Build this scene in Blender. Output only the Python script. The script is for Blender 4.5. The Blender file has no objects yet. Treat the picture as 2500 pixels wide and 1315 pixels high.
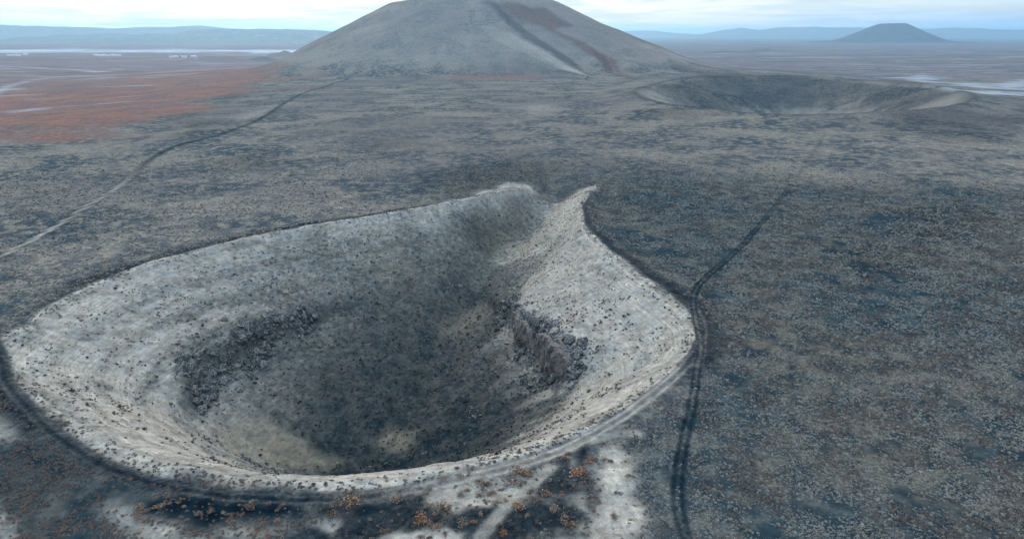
import bpy, math, random
import numpy as np
from mathutils import Vector

R = math.radians
scene = bpy.context.scene
col = scene.collection

# ------------------------------------------------------------------ camera
CAM_Z = 75.0
FPX = 1667.0                       # focal length in photo pixels (photo is 2500 x 1315)
HORIZON = 80.0
PITCH = math.atan((657.5 - HORIZON) / FPX)
cam_d = bpy.data.cameras.new('camera')
cam_d.sensor_width = 36.0
cam_d.lens = 36.0 * FPX / 2500.0
cam_d.clip_start = 1.0
cam_d.clip_end = 200000.0
cam = bpy.data.objects.new('camera', cam_d)
col.objects.link(cam)
cam.location = (0, 0, CAM_Z)
cam.rotation_euler = (math.pi / 2 - PITCH, 0, 0)
scene.camera = cam

# ------------------------------------------------------------------ sky
SUN_AZ, SUN_EL = -16.0, 27.0       # degrees: left of the view axis, above the horizon
world = bpy.data.worlds.new('World')
scene.world = world
world.use_nodes = True
wt = world.node_tree
wt.nodes.clear()


class NT:
    """small helper to write node graphs"""
    def __init__(self, tree):
        self.t = tree

    def node(self, typ, **kw):
        n = self.t.nodes.new(typ)
        for k, v in kw.items():
            setattr(n, k, v)
        return n

    def put(self, sock, v):
        if v is None:
            return
        if isinstance(v, bpy.types.NodeSocket):
            self.t.links.new(v, sock)
        elif isinstance(v, (tuple, list)):
            v = tuple(v)
            if sock.type == 'RGBA' and len(v) == 3:
                v = v + (1.0,)
            sock.default_value = v
        else:
            sock.default_value = v

    def math(self, op, a, b=None, c=None, clamp=False):
        n = self.node('ShaderNodeMath', operation=op)
        n.use_clamp = clamp
        self.put(n.inputs[0], a); self.put(n.inputs[1], b); self.put(n.inputs[2], c)
        return n.outputs[0]

    def mix(self, f, a, b, blend='MIX'):
        n = self.node('ShaderNodeMix', data_type='RGBA', blend_type=blend)
        self.put(n.inputs[0], f); self.put(n.inputs[6], a); self.put(n.inputs[7], b)
        return n.outputs[2]

    def noise(self, vec, scale, detail=4.0, rough=0.55, dist=0.0):
        n = self.node('ShaderNodeTexNoise')
        self.put(n.inputs['Vector'], vec)
        n.inputs['Scale'].default_value = scale
        n.inputs['Detail'].default_value = detail
        n.inputs['Roughness'].default_value = rough
        n.inputs['Distortion'].default_value = dist
        return n.outputs[0]

    def vmul(self, v, s):
        n = self.node('ShaderNodeVectorMath', operation='MULTIPLY')
        self.put(n.inputs[0], v); self.put(n.inputs[1], s)
        return n.outputs[0]

    def ss(self, x, lo, hi, a=0.0, b=1.0):
        n = self.node('ShaderNodeMapRange', interpolation_type='SMOOTHSTEP')
        self.put(n.inputs[0], x)
        n.inputs[1].default_value = lo; n.inputs[2].default_value = hi
        n.inputs[3].default_value = a; n.inputs[4].default_value = b
        return n.outputs[0]


w = NT(wt)
sky = w.node('ShaderNodeTexSky', sky_type='NISHITA')
sky.sun_disc = False
sky.sun_elevation = R(SUN_EL)
sky.sun_rotation = R(SUN_AZ)
sky.altitude = 1000.0
sky.air_density = 1.4
sky.dust_density = 0.6
sky.ozone_density = 2.0
tc = w.node('ShaderNodeTexCoord')
sep = w.node('ShaderNodeSeparateXYZ')
w.put(sep.inputs[0], tc.outputs['Generated'])
zz = w.math('ADD', w.math('MAXIMUM', sep.outputs[2], 0.0), 0.05)
comb = w.node('ShaderNodeCombineXYZ')
w.put(comb.inputs[0], w.math('DIVIDE', sep.outputs[0], zz))
w.put(comb.inputs[1], w.math('DIVIDE', sep.outputs[1], zz))
cover = w.ss(w.noise(comb.outputs[0], 0.16, 6.0, 0.55, 0.4), 0.30, 0.56)
thick = w.ss(w.noise(comb.outputs[0], 0.42, 5.0, 0.6, 0.6), 0.42, 0.60)
# veil of high cloud: brighter and warmer round the hidden sun
sd = (math.cos(R(SUN_EL)) * math.sin(R(SUN_AZ)), math.cos(R(SUN_EL)) * math.cos(R(SUN_AZ)), math.sin(R(SUN_EL)))
dot = w.node('ShaderNodeVectorMath', operation='DOT_PRODUCT')
w.put(dot.inputs[0], tc.outputs['Generated']); w.put(dot.inputs[1], sd)
near_sun = w.ss(dot.outputs['Value'], 0.52, 0.99)
veil = w.mix(near_sun, (5.8, 8.1, 11.0), (12.6, 11.5, 10.0))
veil = w.mix(w.math('MULTIPLY', thick, 0.6), veil, (4.6, 6.3, 7.8))
rise = w.math('ADD', w.math('MULTIPLY', w.math('MAXIMUM', sep.outputs[2], 0.0), 1.15), 0.64)   # overcast: brighter overhead than at the skyline
veil = w.mix(1.0, veil, rise, 'MULTIPLY')
skyc = w.mix(w.math('ADD', w.math('MULTIPLY', cover, 0.25), 0.72), sky.outputs[0], veil)
bg = w.node('ShaderNodeBackground')
w.put(bg.inputs[0], skyc)
bg.inputs[1].default_value = 0.10
wo = w.node('ShaderNodeOutputWorld')
wt.links.new(bg.outputs[0], wo.inputs[0])

# ------------------------------------------------------------------ sun behind thin cloud
sun_d = bpy.data.lights.new('sun', 'SUN')
sun_d.energy = 1.5
sun_d.angle = R(12)
sun_d.color = (1.0, 0.93, 0.84)
sun = bpy.data.objects.new('sun', sun_d)
col.objects.link(sun)
sun.rotation_euler = Vector(sd).to_track_quat('Z', 'Y').to_euler()
sun.location = (0, 0, 300)

# ------------------------------------------------------------------ exposure and render settings
vs = scene.view_settings
vs.view_transform = 'Standard'
vs.look = 'None'
vs.gamma = 1.0
vs.use_curve_mapping = False
vs.exposure = 0.62
scene.cycles.max_bounces = 4
scene.cycles.diffuse_bounces = 2
scene.cycles.volume_bounces = 0
scene.cycles.use_denoising = True

rng = np.random.default_rng(7)
random.seed(7)

# ------------------------------------------------------------------ numeric helpers
def sstep(a, b, x):
    t = np.clip((x - a) / (b - a), 0, 1)
    return t * t * (3 - 2 * t)


def _hash(ix, iy, seed):
    n = (ix.astype(np.int64) * 374761393 + iy.astype(np.int64) * 668265263 + seed * 974634777) & 0xFFFFFFFF
    n = ((n ^ (n >> 13)) * 1274126177) & 0xFFFFFFFF
    n = (n ^ (n >> 16)) & 0xFFFFFFFF
    return n


_G = np.array([[math.cos(a), math.sin(a)] for a in np.arange(16) * math.pi / 8])


def pnoise(x, y, seed=0):
    x0 = np.floor(x); y0 = np.floor(y)
    fx = x - x0; fy = y - y0
    u = fx * fx * fx * (fx * (fx * 6 - 15) + 10)
    v = fy * fy * fy * (fy * (fy * 6 - 15) + 10)

    def g(dx, dy):
        h = _hash(x0 + dx, y0 + dy, seed) & 15
        return _G[h, 0] * (fx - dx) + _G[h, 1] * (fy - dy)
    a = g(0, 0); b = g(1, 0); c = g(0, 1); d = g(1, 1)
    return (a + u * (b - a)) * (1 - v) + (c + u * (d - c)) * v


def fbm(x, y, scale, octs=4, seed=0, gain=0.5):
    s = 0.0; amp = 1.0; f = 1.0 / scale
    for k in range(octs):
        s = s + amp * pnoise(x * f + 17.3 * k, y * f - 9.1 * k, seed + k)
        amp *= gain; f *= 2.03
    return s


def seg_dist(x, y, pts):
    """distance to a polyline, and the index-parameter of the nearest point"""
    best = np.full(x.shape, 1e9); par = np.zeros(x.shape)
    for i in range(len(pts) - 1):
        ax, ay = pts[i][:2]; bx, by = pts[i + 1][:2]
        dx, dy = bx - ax, by - ay
        L2 = dx * dx + dy * dy + 1e-9
        t = np.clip(((x - ax) * dx + (y - ay) * dy) / L2, 0, 1)
        d = np.hypot(x - ax - t * dx, y - ay - t * dy)
        m = d < best
        best = np.where(m, d, best); par = np.where(m, i + t, par)
    return best, par


def poly_sd(x, y, pts):
    """signed distance to a polygon, positive inside"""
    P = list(pts) + [pts[0]]
    d, _ = seg_dist(x, y, P)
    ins = np.zeros(x.shape, bool)
    for i in range(len(P) - 1):
        ax, ay = P[i][:2]; bx, by = P[i + 1][:2]
        c = ((ay > y) != (by > y)) & (x < (bx - ax) * (y - ay) / (by - ay + 1e-12) + ax)
        ins ^= c
    return np.where(ins, d, -d)


def smooth_line(pts, n=6):
    """Catmull-Rom through the points"""
    P = [np.array(p[:2], float) for p in pts]
    P = [2 * P[0] - P[1]] + P + [2 * P[-1] - P[-2]]
    out = []
    for i in range(1, len(P) - 2):
        for k in range(n):
            t = k / n
            a, b, c, d = P[i - 1], P[i], P[i + 1], P[i + 2]
            out.append(0.5 * ((2 * b) + (c - a) * t + (2 * a - 5 * b + 4 * c - d) * t * t + (3 * b - a - 3 * c + d) * t ** 3))
    out.append(P[-2])
    return [tuple(p) for p in out]


CP, SP = math.cos(PITCH), math.sin(PITCH)


def ray(px, py):
    a, b = px - 1250.0, 657.5 - py
    return np.array([a, FPX * CP + b * SP, -FPX * SP + b * CP])


def flat(px, py, z=0.0):
    """the point at height z seen at a photo pixel"""
    r = ray(px, py)
    t = (z - CAM_Z) / r[2]
    return float(r[0] * t), float(r[1] * t)


# ------------------------------------------------------------------ the relief
# rim of the near crater, traced round, each with its height
B = np.array([-43.0, 153.0])
DEPTH = -39.0
rim_px = [(-6, 878, 0), (8, 838, .4), (60, 795, .7), (130, 748, 1), (230, 694, 1.2), (340, 652, 1.5), (500, 606, 2), (700, 562, 2.2),
          (900, 530, 2.5), (1040, 505, 2.8), (1150, 481, 3.2), (1255, 446, 3.6), (1300, 456, .2), (1345, 472, -3.4), (1400, 472, -.2),
          (1448, 462, 3.4), (1412, 505, 3.2), (1420, 555, 2.6), (1480, 612, 2), (1560, 672, 1.4), (1640, 735, 1),
          (1690, 790, .6), (1697, 835, .3), (1660, 890, .1), (1590, 945, 0), (1490, 1010, 0), (1380, 1068, 0), (1240, 1112, 0),
          (1100, 1138, 0), (900, 1168, 0), (700, 1178, 0), (500, 1150, 0), (350, 1108, 0), (200, 1040, 0), (95, 966, 0), (22, 922, 0), (-2, 900, 0)]
_th, _rr, _rz = [], [], []
for px, py, z in rim_px:
    q = np.array(flat(px, py, z)) - B
    _th.append(math.atan2(q[1], q[0]) % (2 * math.pi)); _rr.append(np.hypot(*q)); _rz.append(z)
_o = np.argsort(_th)
_th = np.array(_th)[_o]; _rr = np.array(_rr)[_o]; _rz = np.array(_rz)[_o]
TH = np.linspace(0, 2 * math.pi, 1441)
RIM_R = np.interp(TH, np.r_[_th - 2 * math.pi, _th, _th + 2 * math.pi], np.tile(_rr, 3))
RIM_Z = np.interp(TH, np.r_[_th - 2 * math.pi, _th, _th + 2 * math.pi], np.tile(_rz, 3))


def _smooth_periodic(a, w):
    k = np.hanning(2 * w + 1); k /= k.sum()
    b = a[:-1]
    s = np.convolve(np.r_[b[-w:], b, b[:w]], k, 'valid')
    return np.r_[s, s[0]]


RIM_R = _smooth_periodic(RIM_R, 10)
RIM_Z = _smooth_periodic(RIM_Z, 9)
# wall profile: height against r/R for several bearings (0 = right, 90 = away from the camera)
PT = np.array([0, .15, .3, .45, .6, .75, .88, 1.0])
PROF = {0: [-39, -36.5, -31, -24.5, -17.5, -10, -4.5, 0], 35: [-39, -36.5, -31, -24.5, -17.5, -10, -4.5, 0],
        60: [-39, -35, -29.5, -24, -18.5, -12.5, -7.0, 0], 75: [-39, -35, -30, -25, -20, -14, -7.5, 0], 110: [-39, -35, -30, -25, -19, -12, -5.5, 0],
        150: [-39, -36, -30.5, -23, -14.5, -8.4, -3.8, 0], 190: [-39, -36, -30, -22.5, -12.8, -6.8, -2.8, 0],
        225: [-39, -36.5, -31, -24, -14.5, -7.4, -2.8, 0], 270: [-39, -38, -34, -27.5, -19, -9.5, -2.6, 0],
        315: [-39, -37.5, -33, -26.5, -18.5, -9.8, -3.2, 0], 360: [-39, -36.5, -31, -24.5, -17.5, -10, -4.5, 0]}
_pk = np.array(sorted(PROF)); _pv = np.array([PROF[k] for k in _pk])
PROFG = np.stack([np.interp(np.degrees(TH), _pk, _pv[:, j]) for j in range(len(PT))], 1)
PROFG = np.stack([_smooth_periodic(PROFG[:, j], 40) for j in range(len(PT))], 1)
TG = np.linspace(0, 1, 101)
PG = np.stack([np.interp(TG, PT, PROFG[i]) for i in range(len(TH))], 0)
_kk = np.hanning(17); _kk /= _kk.sum()
PG = np.apply_along_axis(lambda a: np.convolve(np.r_[np.full(8, a[0]), a, np.linspace(a[-1], a[-1] + (a[-1] - a[-9]), 9)[1:]], _kk, 'valid'), 1, PG)


def crater_polar(x, y):
    dx, dy = x - B[0], y - B[1]
    th = np.arctan2(dy, dx) % (2 * math.pi)
    r = np.hypot(dx, dy)
    return r, th, np.interp(th, TH, RIM_R)


OUT_R = np.full(TH.shape, 1e3); OUT_A = np.zeros(TH.shape)      # ledge of rock inside the crater (filled below)
SPINE = [(-60, 60), (0, 400), (150, 800), (60, 1300), (-95, 1760)]
CONE = (-95.0, 1775.0); CONE_TOP = 202.0; CONE_H = 143.0
C2 = (378.0, 938.0)
spur_w = []
gully_w = []                                                     # world points of the gully, filled below


def base_h(x, y):
    d, _ = seg_dist(x, y, SPINE)
    b = -42.0 * sstep(330, 1250, d + 60 * fbm(x, y, 420, 3, 5))
    b = b + 2.2 * fbm(x, y, 130, 3, 11) * sstep(40, 300, y) + 7 * fbm(x, y, 700, 3, 12) * sstep(300, 1500, np.hypot(x, y)) * (1 - sstep(3000, 9000, y))
    return b


def cone_h(x, y):
    """the big cinder cone, height above the apron"""
    dx, dy = x - CONE[0], y - CONE[1]
    r = np.hypot(dx, dy)
    th = np.arctan2(dx, -dy)                                      # 0 towards the camera, + to the right
    r = r * (1 - .11 * np.clip(np.sin(th), 0, 1) * sstep(230, 560, r)) * (1 + 0.018 * np.sin(3 * th + 1) + 0.02 * fbm(th * 40, r * .15, 14, 3, 31))
    fl = (r - CONE_TOP) * 0.485
    zc = CONE_H - fl
    z = 0.5 * (zc + np.sqrt(zc * zc + 20.0 ** 2)) - 1.0          # foot runs out softly
    top = CONE_H + 2.0 - 0.0 * r
    k = 2.5
    z = -k * np.log(np.exp(-np.clip(z, -50, 300) / k) + np.exp(-top / k))
    z = z - 9 * (1 - sstep(60, 175, r)) + 3.2 * np.sin(2 * th + .5) * np.exp(-((r - 180) / 60.0) ** 2)
    # two runnels and a rib down the right of the face
    q = th + 0.0009 * (500 - r)
    wgt = sstep(150, 220, r) * (1 - sstep(470, 560, r))
    z = z - 4.5 * wgt * np.exp(-((q - 0.56) / 0.05) ** 2) + 3.0 * wgt * np.exp(-((q - 0.45) / 0.07) ** 2)
    z = z - 4.0 * wgt * np.exp(-((q - 0.86) / 0.07) ** 2)
    return np.maximum(z, 0)


def crater2(x, y):
    ex, ey = x - C2[0], y - C2[1]
    dx = (ex * .438 + ey * .899) / 340.0
    dy = (-ex * .899 + ey * .438) / 198.0
    t = np.hypot(dx, dy)
    return t


def h_smooth(x, y):
    x = np.asarray(x, float); y = np.asarray(y, float)
    z = base_h(x, y)
    far = (y > 500)
    if far.any():
        zc = np.zeros(x.shape); zc[far] = cone_h(x[far], y[far])
        t2 = np.full(x.shape, 9.0); t2[far] = crater2(x[far], y[far])
        rim2 = 8.5 * np.exp(-np.sqrt(((t2 - 1.0) / 0.13) ** 2 + .05))
        bowl = -60.0 * (1 - sstep(0.15, 1.02, t2))
        z = z + zc + (rim2 + bowl) * (1 - sstep(4, 60, zc)) 
    for (hx, hy, hr, hh) in BUMPS:
        m = (np.abs(x - hx) < 4 * hr) & (np.abs(y - hy) < 4 * hr)
        if m.any():
            z[m] += hh * np.exp(-(((x[m] - hx) / hr) ** 2 + ((y[m] - hy) / (hr * .8)) ** 2)) * (1 + .5 * fbm(x[m], y[m], hr * .7, 3, 77))
    # near crater
    near = (np.abs(x - B[0]) < 330) & (np.abs(y - B[1]) < 330)
    if near.any():
        xs, ys = x[near], y[near]
        r, th, rr = crater_polar(xs, ys)
        wob = 1 + 0.012 * fbm(xs, ys, 14, 3, 41)
        t = r / rr * wob
        ti = np.clip(t, 0, 1) * 100
        tj = th / (2 * math.pi) * 1440
        i0 = np.minimum(tj.astype(int), 1439); fi = tj - i0
        k0 = np.minimum(ti.astype(int), 99); fk = ti - k0
        p = (PG[i0, k0] * (1 - fi) + PG[i0 + 1, k0] * fi) * (1 - fk) + (PG[i0, k0 + 1] * (1 - fi) + PG[i0 + 1, k0 + 1] * fi) * fk
        rz = np.interp(th, TH, RIM_Z)
        zin = p + rz * sstep(0.45, 1.0, t)
        ro = np.interp(th, TH, OUT_R); ao = np.interp(th, TH, OUT_A)
        e = r - ro + 1.6 * fbm(xs, ys, 7, 3, 52)
        wdt = np.where(ao > 5, 1.0, 1.8)
        zin = zin + ao * 0.5 * np.tanh(e / wdt) * np.exp(-(e / 13.0) ** 2)
        out = np.maximum(r * wob - rr, 0)
        zo = z[near] * sstep(0, 60, out) + rz * np.exp(-(out / 14.0) ** 2) - .5 * sstep(2, 12, out) * (1 - sstep(20, 70, out))
        zn = np.where(t < 1, zin + 0.25 * z[near] * sstep(.8, 1, t) * 0, zo)
        if gully_w:
            dg, pg = seg_dist(xs, ys, gully_w)
            dep = np.interp(pg, [0, len(gully_w) * .25, len(gully_w) * .6, len(gully_w) - 1], [1.5, 7.0, 8.0, 2.0])
            wg = np.interp(pg, [0, len(gully_w) - 1], [17, 8])
            zn = zn - dep * np.exp(-(dg / wg) ** 2)
        if spur_w:
            ds, ps = seg_dist(xs, ys, spur_w)
            zn = zn + np.interp(ps, [0, len(spur_w) * .4, len(spur_w) - 1], [1.0, 4.0, 1.5]) * np.exp(-(ds / 9.0) ** 2)
        z[near] = zn
    return z


def h_full(x, y):
    z = h_smooth(x, y)
    x = np.asarray(x, float); y = np.asarray(y, float)
    near = (y < 500) & (np.abs(x) < 500)
    if near.any():
        xs, ys = x[near], y[near]
        r, th, rr = crater_polar(xs, ys)
        ins = 1 - sstep(.95, 1.05, r / rr)
        rill = fbm(th * 46, r * .12, 1.0, 3, 91) * sstep(15, 45, r) * ins
        z[near] += 0.05 * rill + 0.42 * fbm(xs, ys, 9, 3, 61) + 0.16 * fbm(xs, ys, 1.9, 3, 62)
    return z


BUMPS = []


def pick(px, py, it=None):
    """where the ray through a photo pixel meets the relief"""
    px = np.atleast_1d(np.asarray(px, float)); py = np.atleast_1d(np.asarray(py, float))
    a, b = px - 1250.0, 657.5 - py
    dx, dy, dz = a, FPX * CP + b * SP, -FPX * SP + b * CP
    s = np.geomspace(55, 30000, 900)
    X = dx[:, None] / dy[:, None] * s; Y = np.broadcast_to(s, X.shape).copy(); Z = CAM_Z + dz[:, None] / dy[:, None] * s
    f = Z - h_smooth(X, Y)
    hit = f < 0
    k = np.where(hit.any(1), hit.argmax(1), len(s) - 1)
    k = np.maximum(k, 1)
    i = np.arange(len(px))
    f0, f1 = f[i, k - 1], f[i, k]
    u = np.clip(f0 / (f0 - f1 + 1e-9), 0, 1)
    ss = s[k - 1] + u * (s[k] - s[k - 1])
    return np.stack([dx / dy * ss, ss], 1)


def picks(pts):
    a = np.array(pts, float)
    q = pick(a[:, 0], a[:, 1])
    return [tuple(v) for v in q]


# hillocks on the left plain and beyond the right crater
for px, py, rr_, hh in [(470, 152, 70, 16), (520, 150, 55, 22), (575, 150, 60, 18), (640, 146, 70, 16), (690, 138, 70, 28), (1870, 128, 90, 26), (1770, 128, 110, 14), (1960, 131, 80, 12), (230, 215, 40, -9), (280, 218, 30, -8)]:
    gx, gy = flat(px, py, -40)
    BUMPS.append((gx, gy, rr_, hh))

# ledges of rock inside the crater
ledge_px = [[(478, 985, 4.0), (470, 930, 5.5), (520, 885, 6.0), (600, 845, 6.5), (660, 805, 5.0), (750, 780, 4.0), (830, 750, 1.5), (900, 735, 0.3)],
            [(1100, 700, 0.6), (1175, 712, 2.0), (1225, 765, 4.5), (1265, 815, 7.0), (1310, 850, 8.5), (1345, 890, 9.0), (1385, 915, 6.5), (1395, 950, 2.5), (1330, 985, .4)]]
for L in ledge_px:
    w_ = picks([(p[0], p[1]) for p in L])
    q = np.array(w_) - B
    th_ = np.arctan2(q[:, 1], q[:, 0]) % (2 * math.pi); r_ = np.hypot(q[:, 0], q[:, 1])
    o_ = np.argsort(th_)
    th_, r_, a_ = th_[o_], r_[o_], np.array([p[2] for p in L])[o_]
    pad = 0.10
    m = (TH >= th_[0] - pad) & (TH <= th_[-1] + pad)
    OUT_R[m] = np.interp(TH[m], th_, r_)
    OUT_A[m] = np.interp(TH[m], np.r_[th_[0] - pad, th_, th_[-1] + pad], np.r_[0, a_, 0])
gully_w.extend(smooth_line(picks([(1362, 425), (1345, 452), (1325, 490), (1290, 525), (1240, 575), (1200, 625), (1165, 680), (1120, 760)]), 4))
spur_w.extend(smooth_line(picks([(1415, 545), (1370, 565), (1310, 595), (1250, 630), (1205, 670), (1190, 705)]), 4))

# ------------------------------------------------------------------ what covers the ground where
def P(*pts):
    return picks(pts)


POLY = {  # outlines of soils, read off the photograph and laid on the relief
    'floor': P((670, 880), (730, 810), (830, 770), (880, 680), (930, 640), (1060, 625), (1150, 645), (1195, 640), (1160, 705), (1235, 790), (1330, 905),
               (1290, 955), (1230, 1015), (1100, 1080), (1020, 1112), (900, 1132), (850, 1128), (770, 1080), (735, 1030), (690, 960)),
    'farwall': P((420, 690), (700, 585), (1000, 545), (1130, 560), (1190, 640), (1100, 660), (900, 700), (700, 780), (560, 790)),
    'mid': P((500, 1010), (520, 930), (560, 880), (660, 830), (790, 760), (880, 640), (1000, 590), (1180, 600), (1200, 650), (1240, 790), (1340, 905), (1270, 1010), (1000, 1125), (860, 1135), (760, 1075), (640, 1005), (560, 1010)),
    'apron': P((560, 1030), (640, 1010), (740, 1060), (850, 1128), (800, 1150), (690, 1140), (600, 1115), (530, 1080)),
    'flat_dark': P((330, 1210), (480, 1203), (640, 1222), (780, 1225), (900, 1222), (960, 1240), (900, 1275), (700, 1262), (660, 1315), (560, 1290), (420, 1280), (350, 1262)),
    'flat_mix': P((900, 1222), (1050, 1190), (1200, 1165), (1330, 1140), (1410, 1110), (1440, 1180), (1460, 1250), (1430, 1330), (640, 1330), (760, 1270)),
    'pale_arc': P((240, 1232), (300, 1210), (335, 1222), (330, 1262), (420, 1290), (520, 1330), (400, 1330), (290, 1290), (250, 1262)),
    'pale_spur': P((1455, 1085), (1500, 1090), (1545, 1130), (1565, 1190), (1560, 1330), (1425, 1330), (1440, 1270), (1460, 1220), (1445, 1150)),
    'pale_left': P((-60, 1005), (30, 1010), (65, 1045), (50, 1080), (-60, 1085)),
    'pale_left2': P((-60, 1215), (0, 1215), (30, 1265), (45, 1330), (5, 1330), (-60, 1300)),
    'pale_patch': P((540, 1290), (590, 1278), (690, 1282), (640, 1330), (560, 1330)),
    'dark_gap': P((1400, 1085), (1440, 1070), (1460, 1090), (1440, 1140), (1462, 1210), (1440, 1250), (1415, 1180), (1395, 1110)),
    'dark_left': P((-60, 925), (20, 945), (110, 1040), (60, 1060), (10, 1010), (-60, 1000)),
    'dark_field': P((40, 1080), (200, 1120), (330, 1180), (330, 1215), (200, 1200), (60, 1150)),
    'straw1': P((945, 1050), (1010, 1060), (1020, 1090), (960, 1100), (910, 1090), (915, 1060)),
    'straw2': P((1170, 735), (1200, 740), (1150, 810), (1090, 830), (1085, 800)),
    'straw3': P((900, 620), (970, 610), (990, 680), (920, 690)),
    'straw4': P((1230, 600), (1300, 570), (1350, 585), (1260, 630), (1205, 650)),
    'straw5': P((1250, 500), (1310, 520), (1260, 580), (1190, 590), (1200, 560)),
    'horn_left': P((1040, 506), (1150, 478), (1240, 443), (1300, 455), (1320, 480), (1250, 490), (1140, 520), (1050, 530)),
    'horn_right': P((1456, 452), (1410, 470), (1370, 500), (1330, 530), (1250, 590), (1200, 640), (1260, 640), (1400, 560), (1430, 560), (1412, 510)),
    'valley': P((1180, 530), (1290, 495), (1360, 500), (1280, 560), (1200, 600), (1150, 570)),
    'pond': P((2150, 190), (2250, 183), (2310, 190), (2250, 196), (2330, 202), (2500, 196), (2560, 190), (2560, 222), (2400, 216), (2330, 208), (2240, 200)),
    'pond2': P((2300, 214), (2420, 222), (2560, 228), (2560, 236), (2400, 230), (2330, 222)),
    'bowl2': P((1730, 215), (1850, 205), (2050, 205), (2200, 200), (2260, 215), (2200, 245), (2080, 268), (1950, 268), (1850, 255)),
    'scar': P((1155, 60), (1215, 62), (1290, 115), (1400, 168), (1460, 188), (1400, 176), (1290, 135), (1200, 95)),
    'rib': P((1210, 60), (1300, 110), (1420, 175), (1470, 192), (1430, 184), (1300, 128)),
    'stripe': P((1185, 5), (1215, 12), (1280, 70), (1330, 105), (1400, 150), (1475, 193), (1400, 162), (1310, 110), (1240, 60)),
    'red1': P((1215, 10), (1330, 20), (1390, 60), (1360, 75), (1440, 110), (1500, 150), (1560, 198), (1500, 168), (1420, 118), (1330, 70), (1240, 35)),
    'red2': P((1440, 120), (1475, 135), (1560, 197), (1530, 188)),
    'redband': P((1010, 188), (1110, 180), (1250, 182), (1330, 188), (1250, 196), (1100, 197)),
    'redplain': P((-80, 350), (100, 328), (250, 312), (330, 300), (420, 275), (480, 252), (600, 220), (690, 188), (740, 168), (690, 152), (560, 152), (420, 165), (250, 195), (120, 205), (-80, 235)),
    'scrub2': P((1650, 165), (1800, 180), (2000, 192), (2200, 197), (2290, 208), (2240, 222), (2130, 208), (2000, 222), (1880, 212), (1800, 225), (1860, 250), (1760, 232), (1700, 200)),
    'dune': P((560, 290), (650, 262), (760, 240), (640, 280), (600, 300)),
    'bluepatch': P((500, 245), (570, 228), (600, 235), (560, 250)),
    'hollow': P((360, 300), (480, 278), (560, 288), (600, 310), (480, 325), (380, 318)),
    'dark1': P((480, 395), (600, 380), (720, 390), (640, 420), (520, 425)),
    'dark2': P((850, 345), (1000, 330), (1120, 352), (1010, 372), (880, 380)),
    'dark3': P((1000, 440), (1200, 405), (1330, 410), (1250, 440), (1100, 455)),
    'dark4': P((2180, 510), (2380, 500), (2360, 560), (2240, 580)),
    'dark5': P((2050, 620), (2200, 600), (2230, 680), (2080, 690)),
    'dark6': P((1560, 270), (1660, 262), (1760, 280), (1680, 292), (1590, 288)),
    'pale1': P((1230, 262), (1330, 258), (1380, 268), (1290, 274)),
    'shrub_dark': P((2150, 270), (2330, 255), (2450, 275), (2480, 310), (2300, 325), (2180, 300)),
}
LINES = {
    'rim_track': (P((-30, 815), (0, 870), (12, 925), (60, 985), (130, 1055), (230, 1122), (340, 1166), (480, 1198), (640, 1214), (760, 1217), (880, 1211),
                    (1000, 1193), (1150, 1160), (1290, 1125), (1400, 1082), (1500, 1027), (1600, 957), (1668, 895), (1706, 845), (1716, 800), (1700, 755), (1690, 722)), 1.5),
    'side_track': (P((2010, 330), (1965, 405), (1930, 455), (1870, 530), (1800, 610), (1720, 680), (1693, 722), (1700, 780), (1712, 835), (1702, 900), (1690, 985),
                     (1668, 1085), (1655, 1180), (1660, 1260), (1690, 1340)), 1.15),
    'road': (P((-40, 645), (0, 625), (90, 580), (180, 525), (290, 455), (390, 375), (480, 343), (540, 328), (620, 298), (680, 262), (740, 228), (850, 192)), 1.7),
    'plain_road': (P((-40, 250), (0, 222), (30, 207), (130, 190), (235, 177), (300, 166)), 4.5),
    'plain_road2': (P((-40, 158), (60, 164), (190, 171), (235, 177)), 6.0),
    'crest_path': (P((1412, 520), (1428, 570), (1500, 640), (1570, 695), (1650, 755)), 0.8),
    'branch': (P((1170, 1310), (1225, 1250), (1290, 1190), (1340, 1140)), 1.3),
    'fork': (P((480, 290), (560, 290), (620, 297)), 1.5),
    'gap_track': (P((1395, 1090), (1440, 1075), (1500, 1060), (1560, 1060)), 1.2),
}
for k_ in list(LINES):
    LINES[k_] = (smooth_line(LINES[k_][0], 6), LINES[k_][1])


_tq = np.array(LINES['rim_track'][0]) - B
_tth = np.unwrap(np.arctan2(_tq[:, 1], _tq[:, 0])); _trr = np.hypot(_tq[:, 0], _tq[:, 1])
_to = np.argsort(_tth); _tth = _tth[_to]; _trr = _trr[_to]
_g1 = TH.copy(); _g1[_g1 < _tth[0]] += 2 * math.pi; _g1[_g1 > _tth[-1]] -= 2 * math.pi
_cov = (_g1 >= _tth[0]) & (_g1 <= _tth[-1])
ASH_LIM = np.where(_cov, np.clip(np.interp(_g1, _tth, _trr) - RIM_R - 1.3, .5, 12), 1.5)   # pale ash runs out to the track
ASH_LIM = _smooth_periodic(ASH_LIM, 14)


def pmask(x, y, name, soft, warp=None):
    pts = POLY[name]
    a = np.array(pts)
    mg = soft * 1.5 + 2
    m = (x > a[:, 0].min() - mg) & (x < a[:, 0].max() + mg) & (y > a[:, 1].min() - mg) & (y < a[:, 1].max() + mg)
    out = np.zeros(x.shape)
    if m.any():
        d = poly_sd(x[m], y[m], pts)
        if warp is not None:
            d = d + warp[m] * soft
        out[m] = sstep(-soft, soft, d)
    return out


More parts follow.
